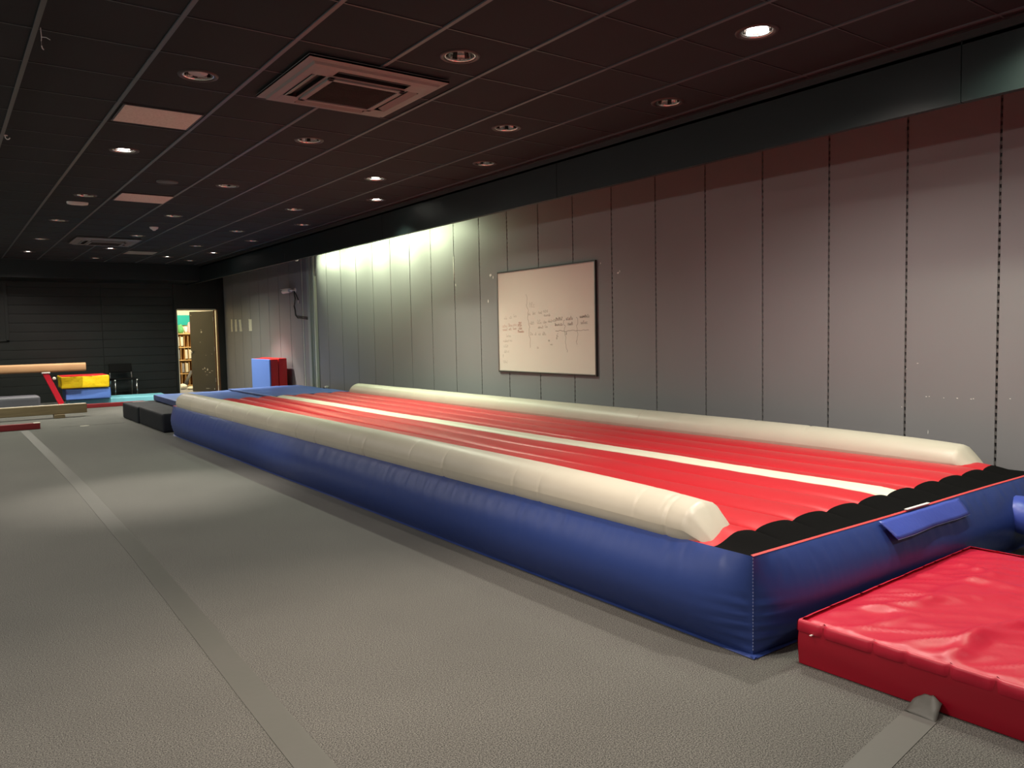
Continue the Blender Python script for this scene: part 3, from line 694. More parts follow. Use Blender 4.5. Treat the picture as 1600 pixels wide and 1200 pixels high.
# cream bolsters
def bolster(cx, y0, y1, hw, hh, zc, creases, flipx=1):
    base = frange(y0, y1, int((y1 - y0) / .05)); ys = set(round(y, 4) for y in base)
    for c_ in creases:
        for k in range(-5, 6): ys.add(round(min(max(c_[0] + k * .006, y0), y1), 4))
    for k in range(12): ys.add(round(y0 + .015 * k, 4)); ys.add(round(y1 - .015 * k, 4))
    ys = sorted(ys); n = 32
    def fn(i, j):
        y = ys[i]; a = 2 * PI * j / n + PI      # start at the outer side
        e0 = (y - y0); e1 = (y1 - y)
        k0 = min(1.0, e0 / .19); k1 = min(1.0, e1 / .22)
        sz = (min(1.0, e0 / .14) ** .7) * (1 - .20 * math.exp(-e0 / .6)) * (math.sin(k1 * PI / 2) ** .6 if k1 < 1 else 1)
        sx = (.55 + .45 * math.sin(k0 * PI / 2)) * (.35 + .65 * math.sin(k1 * PI / 2) ** .7)
        sz = max(sz, .04)
        r = 1.0
        for (yc, a0, wd, am) in creases:
            sk = (yc + .018 * math.cos(a)); dd = (y - sk) / .011
            if abs(dd) < 4: r -= am * math.exp(-dd * dd) * max(0.0, 1 - abs(((a - a0 + PI) % (2 * PI)) - PI) / wd)
        r += .012 * noise.noise(Vector((y * 2.2, math.cos(a), math.sin(a)))) + .004 * noise.noise(Vector((y * 13, math.cos(a) * 2, math.sin(a) * 2)))
        pinch = math.exp(-e0 / .12); r += .05 * pinch * math.sin(a * 9 + y * 11) * (e0 > .005)
        x = cx + flipx * .02 * (1 - min(1, e0 / .3)) * 0 + hw * sx * r * math.cos(a)
        z_ = zc - (1 - sz) * hh * .75 + hh * sz * r * math.sin(a)
        return T((x, y, z_))
    mb_ = MB().grid(len(ys), n + 1, fn)
    mb_.add([fn(0, j) for j in range(n)], [tuple(range(n))]); mb_.add([fn(len(ys) - 1, j) for j in range(n)], [tuple(range(n))[::-1]])
    return mb_.build('side_bolster', M['cream'], trk, smooth=True)
rr = random.Random(3)
crs = []
y = 2.55
while y < 10.9:
    crs.append((y, rr.choice([PI * .9, PI * .75, PI * .6, PI]), rr.uniform(.9, 1.9), rr.uniform(.03, .075))); y += rr.uniform(.22, .75)
crs += [(2.36, PI * .85, 1.6, .06), (2.40, PI * .6, 1.2, .03)]
bolster(2.648, 2.10, 11.21, .134, .128, .458, crs)
crs = []
y = 2.6
while y < 10.9:
    crs.append((y, rr.choice([PI * .2, PI * .4, PI * .1, PI * .5]), rr.uniform(.9, 1.9), rr.uniform(.03, .08))); y += rr.uniform(.25, .8)
bolster(5.095, 2.115, 11.12, .132, .125, .458, crs)
# flap, label and inlet sleeve on the near end
def flapf(i, j):
    u = i / 24; v = j / 6
    x = 3.42 + u * .77; dz = -.062 * v - .012 * v * v
    yy = TY0 - .012 - .055 * v - .012 * math.sin(u * 9) * v * .4 - .02 * v * (1 - u)
    return T((x + .03 * v * (1 - u) , yy - .005, TZ - .002 + dz + .003 * noise.noise(Vector((u * 7, v * 2, 1)))))
flap_o = o = MB().grid(25, 7, flapf).build('valve_flap', M['blueflap'], trk, smooth=True)
so = o.modifiers.new('solid', 'SOLIDIFY'); so.thickness = .004
mb = MB(); mb.grid(25, 2, lambda i, j: tuple(Vector(flapf(i, 5.2 + j * .15)) + Vector((0, -.0035, .001))))
mb.grid(25, 2, lambda i, j: tuple(Vector(flapf(i, 5.9 + j * .12)) + Vector((0, -.0035, .001)))); mb.build('flap_stitching', M['stitch'], flap_o)
MB().box(3.70, 3.92, TY0 - .008, TY0 + .008, TZ + .008, TZ + .012).build('size_label', M['label'], trk).location = -TL
def slv(i, j):
    a = 2 * PI * j / 20; s = i / 14
    r = .105 + .012 * math.sin(s * 17) * .4 + .006 * noise.noise(Vector((s * 6, a, 0)))
    c = Vector((4.80 + .02 * s, TY0 - .05 - .42 * s, .235 - .125 * s ** 1.3))
    return T((c.x + r * math.cos(a), c.y, c.z + r * math.sin(a) * (.95 - .1 * s)))
MB().grid(15, 21, slv).build('inlet_sleeve', M['blueflap'], trk, smooth=True)

# ------------------------------------------------------------------ red crash mat
cm = empty('crash_mat', (3.42, .79, 0), math.radians(1.8)); tag(cm, 'red vinyl crash mat with a rumpled cover at the near end of the track', 'mat')
HW, HL, MH = .765, .985, .172
FOLDS = [((-.77, .62), (-.20, .30), .018, .05), ((-.60, .92), (.10, .55), .016, .05), ((-.30, .93), (-.05, .62), .012, .035), ((.15, .93), (.25, .45), .012, .05),
         ((-.72, .46), (-.38, .46), .026, .055), ((-.38, .46), (-.12, .40), .034, .05), ((-.12, .40), (.40, .46), .024, .06), ((-.12, .42), (.20, .05), .022, .05),
         ((-.72, .30), (-.30, .10), .010, .05), ((-.45, .75), (.45, .72), .010, .06), ((.0, .2), (.6, -.1), .018, .06), ((-.75, .05), (-.2, -.3), .013, .05), ((-.75, .80), (-.45, .70), .008, .03),
         ((-.5, .93), (-.42, .78), .009, .025), ((-.12, .93), (-.02, .80), .009, .025), ((.4, .93), (.3, .7), .010, .03)]
def seg_d(p, a, b):
    ax, ay = a; bx, by = b; dx, dy = bx - ax, by - ay; t_ = max(0, min(1, ((p[0] - ax) * dx + (p[1] - ay) * dy) / (dx * dx + dy * dy)))
    return math.hypot(p[0] - ax - t_ * dx, p[1] - ay - t_ * dy), t_
def mat_z(x, y):
    e = min(HW - abs(x), HL - abs(y)); z_ = MH - .010 + .010 * sstep(0.008, .03, e) + .010 * sstep(0, .25, e) - .020 * sstep(.25, .75, e)
    x2 = x + .03 * noise.noise(Vector((x * 4, y * 4, 5))); y2 = y + .03 * noise.noise(Vector((x * 4, y * 4, 8)))
    for a, b, h, wd in FOLDS:
        d, t_ = seg_d((x2, y2), a, b); z_ += h * math.exp(-(d / wd) ** 2 * 2.5) * (.4 + .6 * math.sin(PI * min(1, max(0, t_ * .9 + .05)))) * sstep(0, .05, e)
    q1 = noise.noise(Vector(((x + y * .7) * 9 + .6 * noise.noise(Vector((x * 3, y * 3, 4))), (y - x * .5) * 1.3, 7)))
    z_ += .010 * (1 - min(1, abs(q1) * 5)) * sstep(0, .1, e) * (.35 + .65 * sstep(.5, .1, e))
    z_ += (.008 * noise.noise(Vector((x * 3.2, y * 4.5, 1))) + .004 * noise.noise(Vector((x * 11, y * 9, 2)))) * sstep(0, .08, e)
    return z_
nx, ny = 110, 140
MB().grid(nx + 1, ny + 1, lambda i, j: (-HW + 2 * HW * i / nx, -HL + 2 * HL * j / ny, mat_z(-HW + 2 * HW * i / nx, -HL + 2 * HL * j / ny))).build('cover', M['redmat'], cm, smooth=True)
# sides
mb = MB()
def sidef(p0, p1, nr):
    p0 = Vector(p0); p1 = Vector(p1); nr = Vector(nr); n = int((p1 - p0).length / .03)
    def fn(i, j):
        q = p0 + (p1 - p0) * (i / n); s = j / 8; off = .006 * math.sin(PI * s) + .003 * noise.noise(Vector((q.x * 4, q.y * 4, s * 3)))
        z_ = MH * s * .97 + .003 * (1 - s)
        v = q + nr * off; return (v.x, v.y, z_)
    mb.grid(n + 1, 9, fn)
sidef((-HW, HL, 0), (-HW, -HL, 0), (-1, 0, 0)); sidef((-HW, -HL, 0), (HW, -HL, 0), (0, -1, 0)); sidef((HW, -HL, 0), (HW, HL, 0), (1, 0, 0)); sidef((HW, HL, 0), (-HW, HL, 0), (0, 1, 0))
mb.add([(-HW, -HL, .003), (HW, -HL, .003), (HW, HL, .003), (-HW, HL, .003)], [(3, 2, 1, 0)])
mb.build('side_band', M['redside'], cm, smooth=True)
# overlapping lip around the top edge, gathered at intervals
mb = MB()
def lipf(p0, p1, nr, inn):
    p0 = Vector(p0); p1 = Vector(p1); nr = Vector(nr); n = int((p1 - p0).length / .01)
    rk = random.Random(int(p0.x * 10 + 50)); gs = []; d = .1
    while d < (p1 - p0).length: gs.append(d); d += rk.uniform(.11, .24)
    def fn(i, j):
        d = (p1 - p0).length * i / n; q = p0 + (p1 - p0) * (i / n)
        g = min([abs(d - k) for k in gs] or [9]); pin = math.exp(-(g / .007) ** 2)
        prof = [(-.006, .003), (.000, .004), (.005, .000), (.008, -.006), (.009, -.024), (.0085, -.038), (.006, -.042)]
        o_, dz = prof[j]; o_ += -.010 * pin * (j > 0) + .003 * noise.noise(Vector((d * 9, j * .3, 1)))
        v = q + nr * o_; return (v.x, v.y, MH + dz + .004 * pin)
    mb.grid(n + 1, 7, fn, flip=True)
lipf((-HW, HL, 0), (-HW, -HL, 0), (-1, 0, 0), 1); lipf((-HW, -HL, 0), (HW, -HL, 0), (0, -1, 0), 1); lipf((HW, -HL, 0), (HW, HL, 0), (1, 0, 0), 1); lipf((HW, HL, 0), (-HW, HL, 0), (0, 1, 0), 1)
lip_o = mb.build('cover_lip', M['redmat'], cm, smooth=True)
MB().box(-.004, .010, -.004, .004, 0, .003).cyl((0, 0, .001), (.012, .0, .001), .002).build('zip_pull', M['label'], lip_o, loc=(-HW - .018, HL - .06, MH - .042))

# ------------------------------------------------------------------ tapes and marks on the carpet
def strip(name, pts, wd, m_, lab, cat, z=.0022, wob=.002):
    P = [Vector((p[0], p[1], z)) for p in pts]; n = 0; L_ = []
    for a, b in zip(P[:-1], P[1:]):
        k = max(1, int((b - a).length / .05)); L_ += [a + (b - a) * (i / k) for i in range(k)]
    L_.append(P[-1])
    vs = []
    for i, p in enumerate(L_):
        d = (L_[min(i + 1, len(L_) - 1)] - L_[max(0, i - 1)]).normalized(); nn = Vector((-d.y, d.x, 0))
        e = wob * noise.noise(Vector((p.x * 3, p.y * 3, 0)))
        for s_ in (-1, 1):
            q = p + nn * (s_ * wd / 2 + e); vs += [(q.x, q.y, 0.0002), (q.x, q.y, z)]
    mb_ = MB(); n = len(L_); fs = []
    for i in range(n - 1):
        a = i * 4; b = a + 4
        fs += [(a + 1, b + 1, b + 3, a + 3), (a, b, b + 1, a + 1), (a + 2, a + 3, b + 3, b + 2)]
    mb_.add(vs, fs); o_ = mb_.build(name, m_); tag(o_, lab, cat); return o_
strip('floor_tape', [(.80, .2), (.855, 2.36), (.925, 5.08), (.97, 8.0), (.975, 10.5), (.97, 13.62)], .108, M['tape'], 'long straight strip of grey tape running down the carpet', 'tape')
t = strip('floor_tape', [(.9, 1.02), (2.18, 1.205), (2.62, 1.262)], .105, M['tape'], 'short strip of grey tape ending rucked against the crash mat', 'tape')
def ruck(i, j):
    u = i / 12; v = j / 8 - .5
    p = Vector((2.56 + u * .085, 1.256 + u * .012, 0)); z_ = .003 + .050 * math.sin(min(u, 1) * PI / 2) ** 1.3 + .006 * noise.noise(Vector((u * 3, v * 4, 0))) - .030 * max(0, abs(v) - .22) * u * 2
    w_ = .105 * (1 - .25 * u)
    return (p.x + .012 * math.sin(v * 5) * u, p.y + v * w_ - .01 * u, max(z_, .002))
o = MB().grid(13, 9, ruck).build('rucked_end', M['tape'], t, smooth=True)
s_ = o.modifiers.new('solid', 'SOLIDIFY'); s_.thickness = .002
o = strip('carpet_seam', [(1.45, 13.72), (1.9, 13.66), (2.32, 13.62)], .024, M['dash'], 'thin dark open seam in the carpet before the black foam blocks', 'seam', z=.0012)
o = MB().add([(1.70, 13.61, .002), (1.74, 13.597, .002), (1.82, 13.60, .003), (1.83, 13.615, .003), (1.78, 13.632, .004), (1.71, 13.628, .003)], [(0, 1, 2, 3, 4, 5)]).build('paper_scrap', M['paper']); so = o.modifiers.new('s', 'SOLIDIFY'); so.thickness = .002
tag(o, 'small white scrap lying on the carpet seam', 'scrap')

# ------------------------------------------------------------------ soft blocks and mats
def soft_box(name, x0, x1, y0, y1, z0, z1, m_, lab, cat, group=None, rz=0, bev=.02, parts=None, puff=.008, seed=0, sidem=None, parent=None):
    cx, cy = (x0 + x1) / 2, (y0 + y1) / 2; a, b = (x1 - x0) / 2, (y1 - y0) / 2; h = z1 - z0
    t_ = empty(name, (cx, cy, z0), rz)
    tag(t_, lab, cat, group)
    n1, n2, n3 = max(4, int(a * 20)), max(4, int(b * 20)), max(3, int(h * 25))
    def sx(u, n): return u
    mb_ = MB()
    def P(u, v, w_):  # u,v,w in -1..1
        ru = max(abs(u), 1e-9)
        p = Vector((u * a, v * b, (w_ + 1) / 2 * h))
        q = Vector((min(max(p.x, -a + bev), a - bev), min(max(p.y, -b + bev), b - bev), min(max(p.z, bev), h - bev)))
        d = p - q
        if d.length > 1e-6: p = q + d.normalized() * min(d.length, bev)
        nn = noise.noise(Vector((p.x * 3.3 + seed, p.y * 3.3, p.z * 5))) + .5 * noise.noise(Vector((p.x * 9 + seed, p.y * 9, p.z * 12)))
        dirv = Vector((u ** 3 if abs(u) > .99 else 0, v ** 3 if abs(v) > .99 else 0, (w_ if w_ > .99 else 0)))
        p += dirv * puff * nn * .8
        return tuple(p)
    lin = lambda n: [-1 + 2 * i / n for i in range(n + 1)]
    def lb(n, s_, ): # add samples near the edges for the rounding
        e = bev / s_; base = [-1, -1 + e * .3, -1 + e * .65, -1 + e] + [(-1 + e) + (2 - 2 * e) * i / n for i in range(1, n)] + [1 - e, 1 - e * .65, 1 - e * .3, 1]
        return base
    U, V, W = lb(n1, a), lb(n2, b), lb(n3, h / 2)
    mb_.grid(len(U), len(V), lambda i, j: P(U[i], V[j], 1)); mb_.grid(len(U), len(V), lambda i, j: P(U[i], V[j], -1), flip=True)
    m2 = MB() if sidem else mb_
    m2.grid(len(U), len(W), lambda i, j: P(U[i], -1, W[j])); m2.grid(len(U), len(W), lambda i, j: P(U[i], 1, W[j]), flip=True)
    m2.grid(len(V), len(W), lambda i, j: P(-1, V[i], W[j]), flip=True); m2.grid(len(V), len(W), lambda i, j: P(1, V[i], W[j]))
    mb_.build('cover' if not sidem else 'top_cover', m_, t_, smooth=True)
    if sidem: m2.build('side_band', sidem, t_, smooth=True)
    return t_
soft_box('foam_block', 2.475, 3.96, 11.66, 13.22, 0, .270, M['foam'], 'black foam block beside the far end of the track, nearer of the two', 'foam block', 'black foam blocks', bev=.03, seed=1)
soft_box('foam_block', 2.465, 3.96, 13.28, 14.55, 0, .262, M['foam'], 'black foam block with a pale scuff, farther of the two', 'foam block', 'black foam blocks', bev=.03, seed=2)
soft_box('foam_block', 4.02, 5.45, 11.66, 14.5, 0, .262, M['foam'], 'black foam block under the landing mat nearest the wall', 'foam block', 'black foam blocks', bev=.03, seed=3)
o = MB().grid(8, 2, lambda i, j: (2.60 + .06 * i, 14.38 + .035 * j + .005 * math.sin(i), .2635)).build('paper_strip', M['plastw']); tag(o, 'pale strip lying on the farther black foam block', 'paper')
so = o.modifiers.new('s', 'SOLIDIFY'); so.thickness = .001
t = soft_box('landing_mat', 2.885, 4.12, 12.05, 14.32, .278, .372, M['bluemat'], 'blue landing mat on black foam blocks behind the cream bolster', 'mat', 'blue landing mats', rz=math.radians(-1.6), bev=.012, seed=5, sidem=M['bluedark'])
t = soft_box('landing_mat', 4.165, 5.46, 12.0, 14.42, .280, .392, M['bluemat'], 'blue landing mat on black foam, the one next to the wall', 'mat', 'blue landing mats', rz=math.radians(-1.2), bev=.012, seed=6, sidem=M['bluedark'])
# mats standing against the wall
def wrinkled_end(x0, x1, y, z0, z1, seed):
    n = 60
    def fn(i, j):
        z_ = z0 + (z1 - z0) * j / n; u = i / 10
        d = -.012 * math.sin(PI * u) - .012 * abs(noise.noise(Vector((u * 1.5, z_ * 16, seed)))) * math.sin(PI * u)
        return (x0 + (x1 - x0) * u, y + d, z_)
    return MB().grid(11, n + 1, fn, flip=False)
t = empty('standing_mat', (5.30, 15.65, 0)); tag(t, 'blue faced folded mat with red ends leaning on the grey wall', 'mat', 'mats standing against the wall')
MB().box(-.115, -.085, -.56, .52, 0, .875).build('blue_face', M['bluemat'], t, bevel=.012, seg=3)
MB().box(-.088, .062, -.545, .52, 0, .875).build('red_cover', M['redsoft'], t, bevel=.012, seg=3)
wrinkled_end(-.088, .062, -.548, .01, .868, 1).build('gathered_end', M['redsoft'], t, smooth=True)
t2 = empty('standing_mat', (5.46, 15.65, 0)); tag(t2, 'plain red folded mat with a gathered end, standing closest to the grey wall', 'mat', 'mats standing against the wall')
MB().box(-.085, .075, -.545, .55, 0, .89).build('red_cover', M['redsoft'], t2, bevel=.015, seg=3)
wrinkled_end(-.085, .075, -.55, .01, .88, 5).build('gathered_end', M['redsoft'], t2, smooth=True)

# far left corner: beams, soft play shapes, chair
soft_box('soft_block', .2, 1.455, 16.45, 17.0, 0, .335, M['greymat'], 'dark grey soft block behind the pale wooden beam', 'soft block', bev=.05, seed=9)
t = empty('floor_beam', (.3, 13.72, 0)); tag(t, 'low dark red practice beam on the carpet, nearest of the beams', 'beam')
bb = MB().box(-1.6, .885, -.05, .05, 0, .092).build('beam_body', M['darkred'], t, bevel=.008)
MB().box(.80, .888, -.052, .052, .088, .096).build('end_cap', M['cap'], bb, bevel=.002)
t = empty('floor_beam', (.5, 15.42, 0)); tag(t, 'pale wooden low beam raised on small feet', 'beam')
MB().box(-2.2, 1.545, -.06, .06, .065, .225).build('beam_body', M['wood'], t, bevel=.012, seg=3)
MB().box(-2.2, 1.535, -.05, .05, .224, .228).build('top_edge', M['cap'], t)
for x in (1.13, -1.6): MB().box(x - .09, x + .07, -.11, .11, 0, .064).build('foot', M['wood'], t, bevel=.006)
t = empty('balance_beam', (1.0, 17.35, 0)); tag(t, 'high tan balance beam on a red leg near the far wall', 'beam')
def beamf(i, j):
    a = 2 * PI * j / 20; c_, s_ = math.cos(a), math.sin(a)
    return (-3.2 + 4.52 * i, .075 * math.copysign(abs(c_) ** .6, c_), .805 + .082 * math.copysign(abs(s_) ** .6, s_))
mb = MB().grid(2, 21, beamf); mb.add([beamf(1, j) for j in range(20)], [tuple(range(20))]); mb.add([beamf(0, j) for j in range(20)], [tuple(range(19, -1, -1))]); mb.build('beam_body', M['tan'], t, smooth=False, bevel=.006)
for x0 in (0.63, -2.4):
    Mx = Matrix.Translation((x0, 0, .72)) @ Matrix.Rotation(math.atan2(-.245, .62), 4, 'Y')
    MB().box(-.05, .05, -.035, .035, -.665, .0, 0, Mx).build('leg', M['redmetal'], t, bevel=.006)
    MB().box(x0 + .12, x0 + .34, -.30, .30, 0, .075).build('leg_foot', M['redmetal'], t, bevel=.008)
    MB().box(x0 - .06, x0 + .08, -.06, .06, .705, .73).build('bracket', M['plastw'], t, bevel=.003)
MB().cyl((.775, -.03, .60), (.775, -.06, .60), .032, .03, 16).build('adjuster_knob', M['cap'], t, smooth=True)
t = empty('base_rail', (2.6, 17.2, 0)); tag(t, 'dark red floor rail in front of the turquoise mat', 'rail')
MB().box(-.62, .72, -.05, .05, 0, .078).build('rail_bar', M['darkred'], t, bevel=.008)
# turquoise mat with blocks on it
soft_box('gym_mat', 2.06, 3.90, 17.75, 18.60, .0, .135, M['cyan'], 'turquoise gym mat on the floor by the black wall', 'mat', rz=math.radians(-5), bev=.015, seed=12)
soft_box('soft_block', 2.00, 2.80, 17.62, 18.35, .145, .368, M['ltblue'], 'light blue soft block lying on the turquoise mat', 'soft block', rz=math.radians(-2), bev=.02, seed=14, puff=.012)
t = soft_box('soft_block', 1.93, 2.775, 17.58, 18.42, .376, .612, M['yellow'], 'yellow soft block with a red top, on the light blue one', 'soft block', rz=math.radians(-2), bev=.02, seed=15, puff=.022)
MB().box(-.405, .405, -.40, .40, .232, .246).build('red_top', M['redsoft'], t, bevel=.005)
# chair
t = empty('stacking_chair', (3.27, 19.0, 0), math.radians(4)); tag(t, 'black chair with chrome frame against the black boarded wall', 'chair')
def pad(i, j, w_, d_, z0):
    u = i / 10 * 2 - 1; v = j / 10 * 2 - 1
    return (u * w_ * (1 - .06 * v * v), v * d_, z0 + .012 * (u * u) - .010 * v)
mb = MB().box(-.235, .235, -.22, .20, .435, .475); mb.build('seat', M['chairblack'], t, bevel=.018, seg=3)
Mb = Matrix.Translation((0, .20, .58)) @ Matrix.Rotation(math.radians(-9), 4, 'X')
MB().box(-.235, .235, -.018, .018, .02, .21, 0, Mb).build('backrest', M['chairblack'], t, bevel=.014, seg=3)
for s_ in (-1, 1):
    MB().path([(s_ * .225, -.20, 0), (s_ * .215, -.205, .43)], .011, 10).build('leg', M['steel'], t, smooth=True)
    MB().path([(s_ * .225, .26, 0), (s_ * .22, .19, .43), (s_ * .22, .205, .56), (s_ * .22, .235, .78)], .011, 10).build('leg', M['steel'], t, smooth=True)
    MB().path([(s_ * .222, -.205, .425), (s_ * .222, .19, .425)], .010, 10).build('seat_rail', M['steel'], t, smooth=True)
    MB().cyl((s_ * .222, -.224, .44), (s_ * .222, -.205, .44), .013).build('end_cap', M['plastw'], t)

# ------------------------------------------------------------------ right wall fittings
wb = empty('whiteboard', (WX, 7.092, 1.430)); tag(wb, 'whiteboard with faint marker handwriting on the grey panelled wall', 'whiteboard')
WBY, WBZ = .888, .600
wbo = MB().box(-.016, -.001, -WBY, WBY, -WBZ, WBZ).build('board', M['wboard'], wb)
mb = MB()
for s_ in (-1, 1): mb.box(-.024, -.001, s_ * (WBY + .004) - .010, s_ * (WBY + .004) + .010, -WBZ - .012, WBZ + .012); mb.box(-.024, -.001, -WBY - .012, WBY + .012, s_ * (WBZ + .004) - .010, s_ * (WBZ + .004) + .010)
mb.build('frame', M['alu'], wb, bevel=.003)
MB().box(-.026, -.0245, -WBY - .016, -WBY - .010, -WBZ - .012, WBZ + .014).box(-.026, -.001, -WBY - .018, -WBY - .012, -WBZ - .014, WBZ + .014).box(-.026, -.0245, -WBY, WBY, -WBZ - .012, -WBZ - .003).box(-.026, -.0245, -WBY, WBY, WBZ + .003, WBZ + .012).build('frame_dark_edge', M['darkframe'], wb)  # dark strips on the near, top and bottom frame edges
# handwriting: px are positions across the board as read in the photo, 0..1 from its far end, and 0..1 down
def word(mb_, u, v, length, h, seed, wd=.0028):
    rk = random.Random(seed); y = WBY - u * 2 * WBY; z_ = WBZ - v * 2 * WBZ; x = -.0168; pts = []
    n = max(2, int(length / (h * .62))); step = length / n
    for k in range(n):
        tall = rk.random() < .3
        hh = h * (1.5 if tall else .85) * rk.uniform(.8, 1.1); y0 = y - k * step
        kind_ = rk.randint(0, 3)
        if kind_ == 0: P = [(0, 0), (0, 1), (.0, .5), (.35, .75), (.6, .5), (.6, 0)]
        elif kind_ == 1: P = [(.6, .8), (.3, 1), (0, .6), (.05, .15), (.4, 0), (.7, .25)]
        elif kind_ == 2: P = [(0, .9), (.05, .1), (.35, 0), (.6, .3), (.6, .9), (.65, 0)]
        else: P = [(0, .45), (.5, .6), (.45, .95), (.15, .9), (0, .45), (.2, .05), (.6, .1)]
        P = [(y0 - a * step * 1.15, z_ + b * hh) for a, b in P]
        for a, b in zip(P[:-1], P[1:]): stroke(mb_, a, b, wd)
def stroke(mb_, a, b, wd, x=-.0166):
    d = Vector((b[0] - a[0], b[1] - a[1])); 
    if d.length < 1e-5: return
    n_ = Vector((-d.y, d.x)).normalized() * wd / 2; e_ = d.normalized() * wd * .3
    mb_.add([(x, a[0] - e_.x + n_.x, a[1] - e_.y + n_.y), (x, b[0] + e_.x + n_.x, b[1] + e_.y + n_.y), (x, b[0] + e_.x - n_.x, b[1] + e_.y - n_.y), (x, a[0] - e_.x - n_.x, a[1] - e_.y - n_.y)], [(0, 1, 2, 3)])
def wavy(mb_, pts, wd, seed):
    P = [(WBY - u * 2 * WBY, WBZ - v * 2 * WBZ) for u, v in pts]; Q = []
    for a, b in zip(P[:-1], P[1:]):
        for k in range(6):
            t_ = k / 6; Q.append((a[0] + (b[0] - a[0]) * t_ + .004 * math.sin(seed + len(Q)), a[1] + (b[1] - a[1]) * t_ + .003 * math.cos(seed * 2 + len(Q) * 1.3)))
    Q.append(P[-1])
    for a, b in zip(Q[:-1], Q[1:]): stroke(mb_, a, b, wd)
mb = MB()
wavy(mb, [(.325, .235), (.335, .29), (.325, .345), (.345, .40), (.335, .46), (.345, .52), (.355, .56), (.345, .62), (.36, .68), (.358, .76)], .006, 1)
word(mb, .36, .37, .10, .045, 1); word(mb, .345, .442, .04, .020, 2); word(mb, .39, .440, .06, .028, 3); word(mb, .455, .435, .06, .024, 4); word(mb, .505, .425, .09, .032, 5); word(mb, .51, .462, .12, .024, 6)
word(mb, .36, .535, .08, .03, 7); word(mb, .44, .53, .08, .028, 8); word(mb, .50, .528, .07, .024, 9); word(mb, .55, .52, .07, .022, 10); word(mb, .595, .515, .07, .022, 11)
word(mb, .445, .575, .10, .022, 12); word(mb, .52, .57, .05, .024, 13); word(mb, .36, .64, .06, .026, 14); word(mb, .41, .64, .03, .022, 15); word(mb, .45, .64, .04, .022, 16); word(mb, .49, .64, .07, .028, 17)
word(mb, .55, .70, .03, .012, 18); word(mb, .57, .735, .04, .012, 19); word(mb, .43, .77, .04, .018, 20)
mb.build('handwriting', M['inkf'], wbo)
mb = MB()
word(mb, .63, .505, .12, .026, 31, .0045); word(mb, .62, .555, .14, .028, 32, .0045); word(mb, .73, .505, .12, .030, 33, .0045); word(mb, .745, .552, .09, .028, 34, .0045); word(mb, .86, .49, .16, .026, 35, .0045); word(mb, .87, .545, .11, .026, 36, .0045)
wavy(mb, [(.625, .605), (.68, .60), (.72, .61), (.78, .60), (.84, .605), (.90, .60), (.94, .60)], .005, 3)
wavy(mb, [(.715, .50), (.70, .53), (.72, .56), (.71, .60), (.725, .66), (.72, .72), (.735, .78), (.74, .80)], .0045, 5)
wavy(mb, [(.83, .48), (.845, .52), (.83, .56), (.835, .60), (.84, .65), (.825, .70), (.83, .73)], .0045, 8)
word(mb, .635, .66, .03, .03, 40); word(mb, .63, .68, .02, .03, 41); word(mb, .725, .64, .02, .03, 42)
mb.build('handwriting', M['inkb'], wbo)
mb = MB()
word(mb, .045, .555, .11, .030, 50); word(mb, .115, .548, .09, .026, 51); word(mb, .175, .545, .07, .03, 52); word(mb, .05, .59, .10, .024, 53); word(mb, .12, .585, .06, .022, 54); word(mb, .17, .58, .07, .022, 55)
word(mb, .235, .52, .06, .022, 56, .004); word(mb, .225, .55, .08, .022, 57, .004); word(mb, .235, .58, .07, .026, 58, .004); word(mb, .225, .61, .12, .02, 59, .004)
tag(mb.build('handwriting', M['inkr'], wbo), 'faded red marker handwriting')
mb = MB()
for i, (u, v, l) in enumerate(((.07, .475, .06), (.13, .47, .05), (.18, .455, .06), (.09, .655, .10), (.055, .705, .12), (.13, .70, .05), (.055, .76, .10), (.06, .815, .06), (.10, .81, .04), (.045, .86, .015), (.05, .92, .09), (.05, .985, .13))):
    if v < .95: word(mb, u, v, l, .024, 70 + i, .002)
mb.build('handwriting', M['inkf'], wbo)

# security camera
cc = empty('security_camera', (WX, 14.80, 2.20)); tag(cc, 'white bullet security camera on the grey wall above the standing mats', 'camera')
MB().lathe([(0, -.012), (.045, -.012), (.05, 0)], (0, 0, 0), 24, ax='x').build('mounting_plate', M['plastw'], cc, smooth=True)
MB().path([(-.01, 0, 0), (-.05, .02, .0), (-.075, .10, .0)], .016, 12).build('bracket', M['plastw'], cc, smooth=True)
cbd = MB().cyl((-.075, .08, .0), (-.09, .40, -.008), .042, .042, 24).build('body', M['plastw'], cc, smooth=False)
MB().cyl((-.09, .40, -.008), (-.0905, .412, -.009), .034, .034, 24).build('lens', M['cable'], cbd)
MB().box(-.125, -.045, .10, .47, .036, .042).build('sun_shield', M['plastw'], cbd, bevel=.003)
cb = MB().path([(-.02, 0, -.02), (-.03, -.02, -.08), (-.02, -.03, -.16), (-.03, -.02, -.26), (-.02, .04, -.30), (-.012, .02, -.38), (-.02, -.02, -.48), (-.012, -.12, -.54), (-.02, -.20, -.535), (-.012, -.5, -.56), (-.016, -.745, -.575)], .011, 8)
cb.path([(-.02, 0, -.02), (-.02, -.10, -.10), (-.014, -.18, -.20)], .008, 8).path([(-.014, -.12, -.50), (-.012, -.45, -.525), (-.016, -.745, -.545)], .009, 8).build('cable', M['cable'], cc, smooth=True)
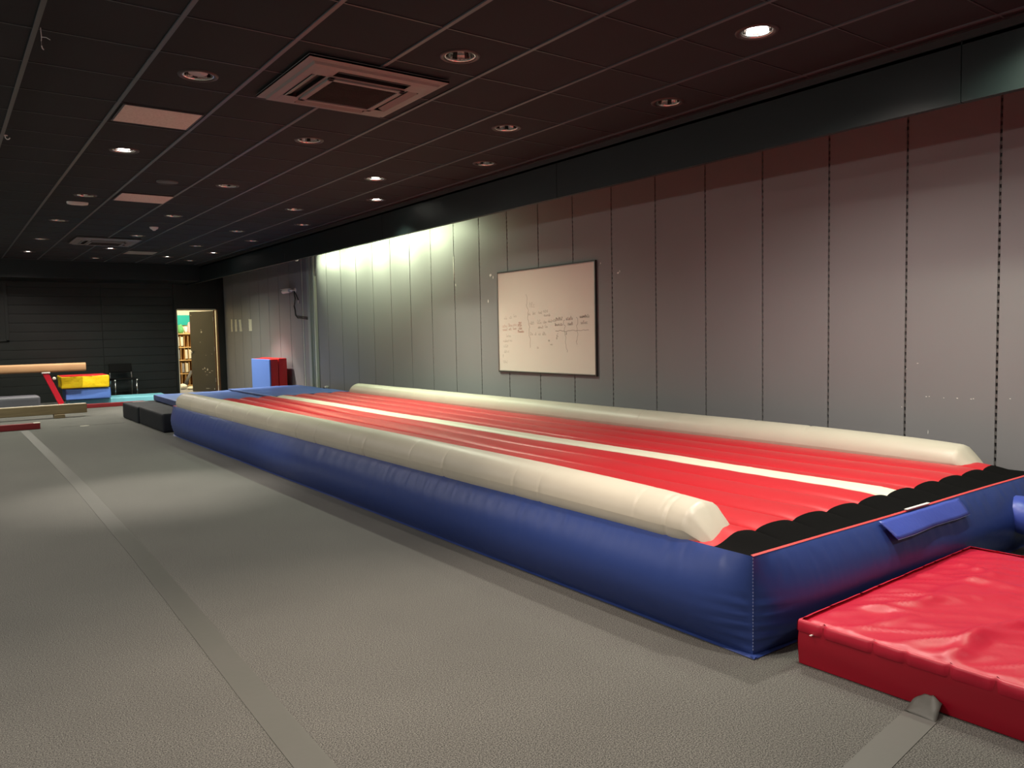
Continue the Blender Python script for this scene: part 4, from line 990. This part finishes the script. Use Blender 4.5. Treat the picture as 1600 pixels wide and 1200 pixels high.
MB().cyl((-.014, -.18, -.20), (-.014, -.19, -.26), .012).build('cable_plug', M['plastw'], cc)
# trunking
o = MB().box(WX - .07, WX, 13.93, 14.04, .05, CZ).box(WX - .03, WX, 13.885, 13.925, .05, CZ).build('cable_trunking', M['conduitd'], bevel=.004); tag(o, 'broad grey trunking running up the wall beside the security camera cables', 'trunking')
o = MB().box(WX - .035, WX, 13.795, 13.835, .28, CZ).box(WX - .05, WX, 13.74, 13.76, .30, 2.4).build('cable_trunking', M['conduit'], bevel=.004); tag(o, 'narrow pale trunking just in front of the broad grey one', 'trunking')
o = MB().box(WX - .012, WX, 14.415, 14.435, .1, CZ).build('wall_batten', M['conduit'], bevel=.002); tag(o, 'thin pale batten on the wall under the security camera', 'batten')
sk = empty('wall_socket', (WX, 13.40, .36)); tag(sk, 'black plug in a small white socket low on the wall behind the track', 'socket')
MB().box(-.012, 0, -.045, .045, -.045, .045).build('socket_plate', M['plastw'], sk, bevel=.003)
MB().box(-.07, -.012, .0, .06, -.045, .02).build('plug', M['cable'], sk, bevel=.008)
MB().box(-.06, -.012, -.05, .0, .01, .045).build('adapter', M['plastw'], sk, bevel=.006)
# sheets of paper left on the wall
for i, (y, wd, lab) in enumerate(((18.94, .11, 'narrow torn strip of paper on the grey wall, nearest the doorway'), (18.62, .15, 'pale paper strip on the grey wall, second from the doorway'), (18.31, .17, 'slanting pale paper strip on the wall, third from the doorway'), (17.58, .20, 'pale paper strip on the wall, standing apart from the others'))):
    z0, z1 = 1.455, 1.745 - .01 * i
    def pf(a, b, y=y, wd=wd, i=i):
        u = a / 6; v = b / 10; rk = noise.noise(Vector((i * 3.1, v * 5, u)))
        return (WX - .003 - .002 * rk, y + wd * (.5 - u) + .012 * rk + (-.05 * (1 - v) if i == 2 else 0), z0 + (z1 - z0) * v + .008 * rk * (v > .9 or v < .1))
    o = MB().grid(7, 11, pf).build('paper_strip', M['paper']); s_ = o.modifiers.new('s', 'SOLIDIFY'); s_.thickness = .001; tag(o, lab, 'paper')
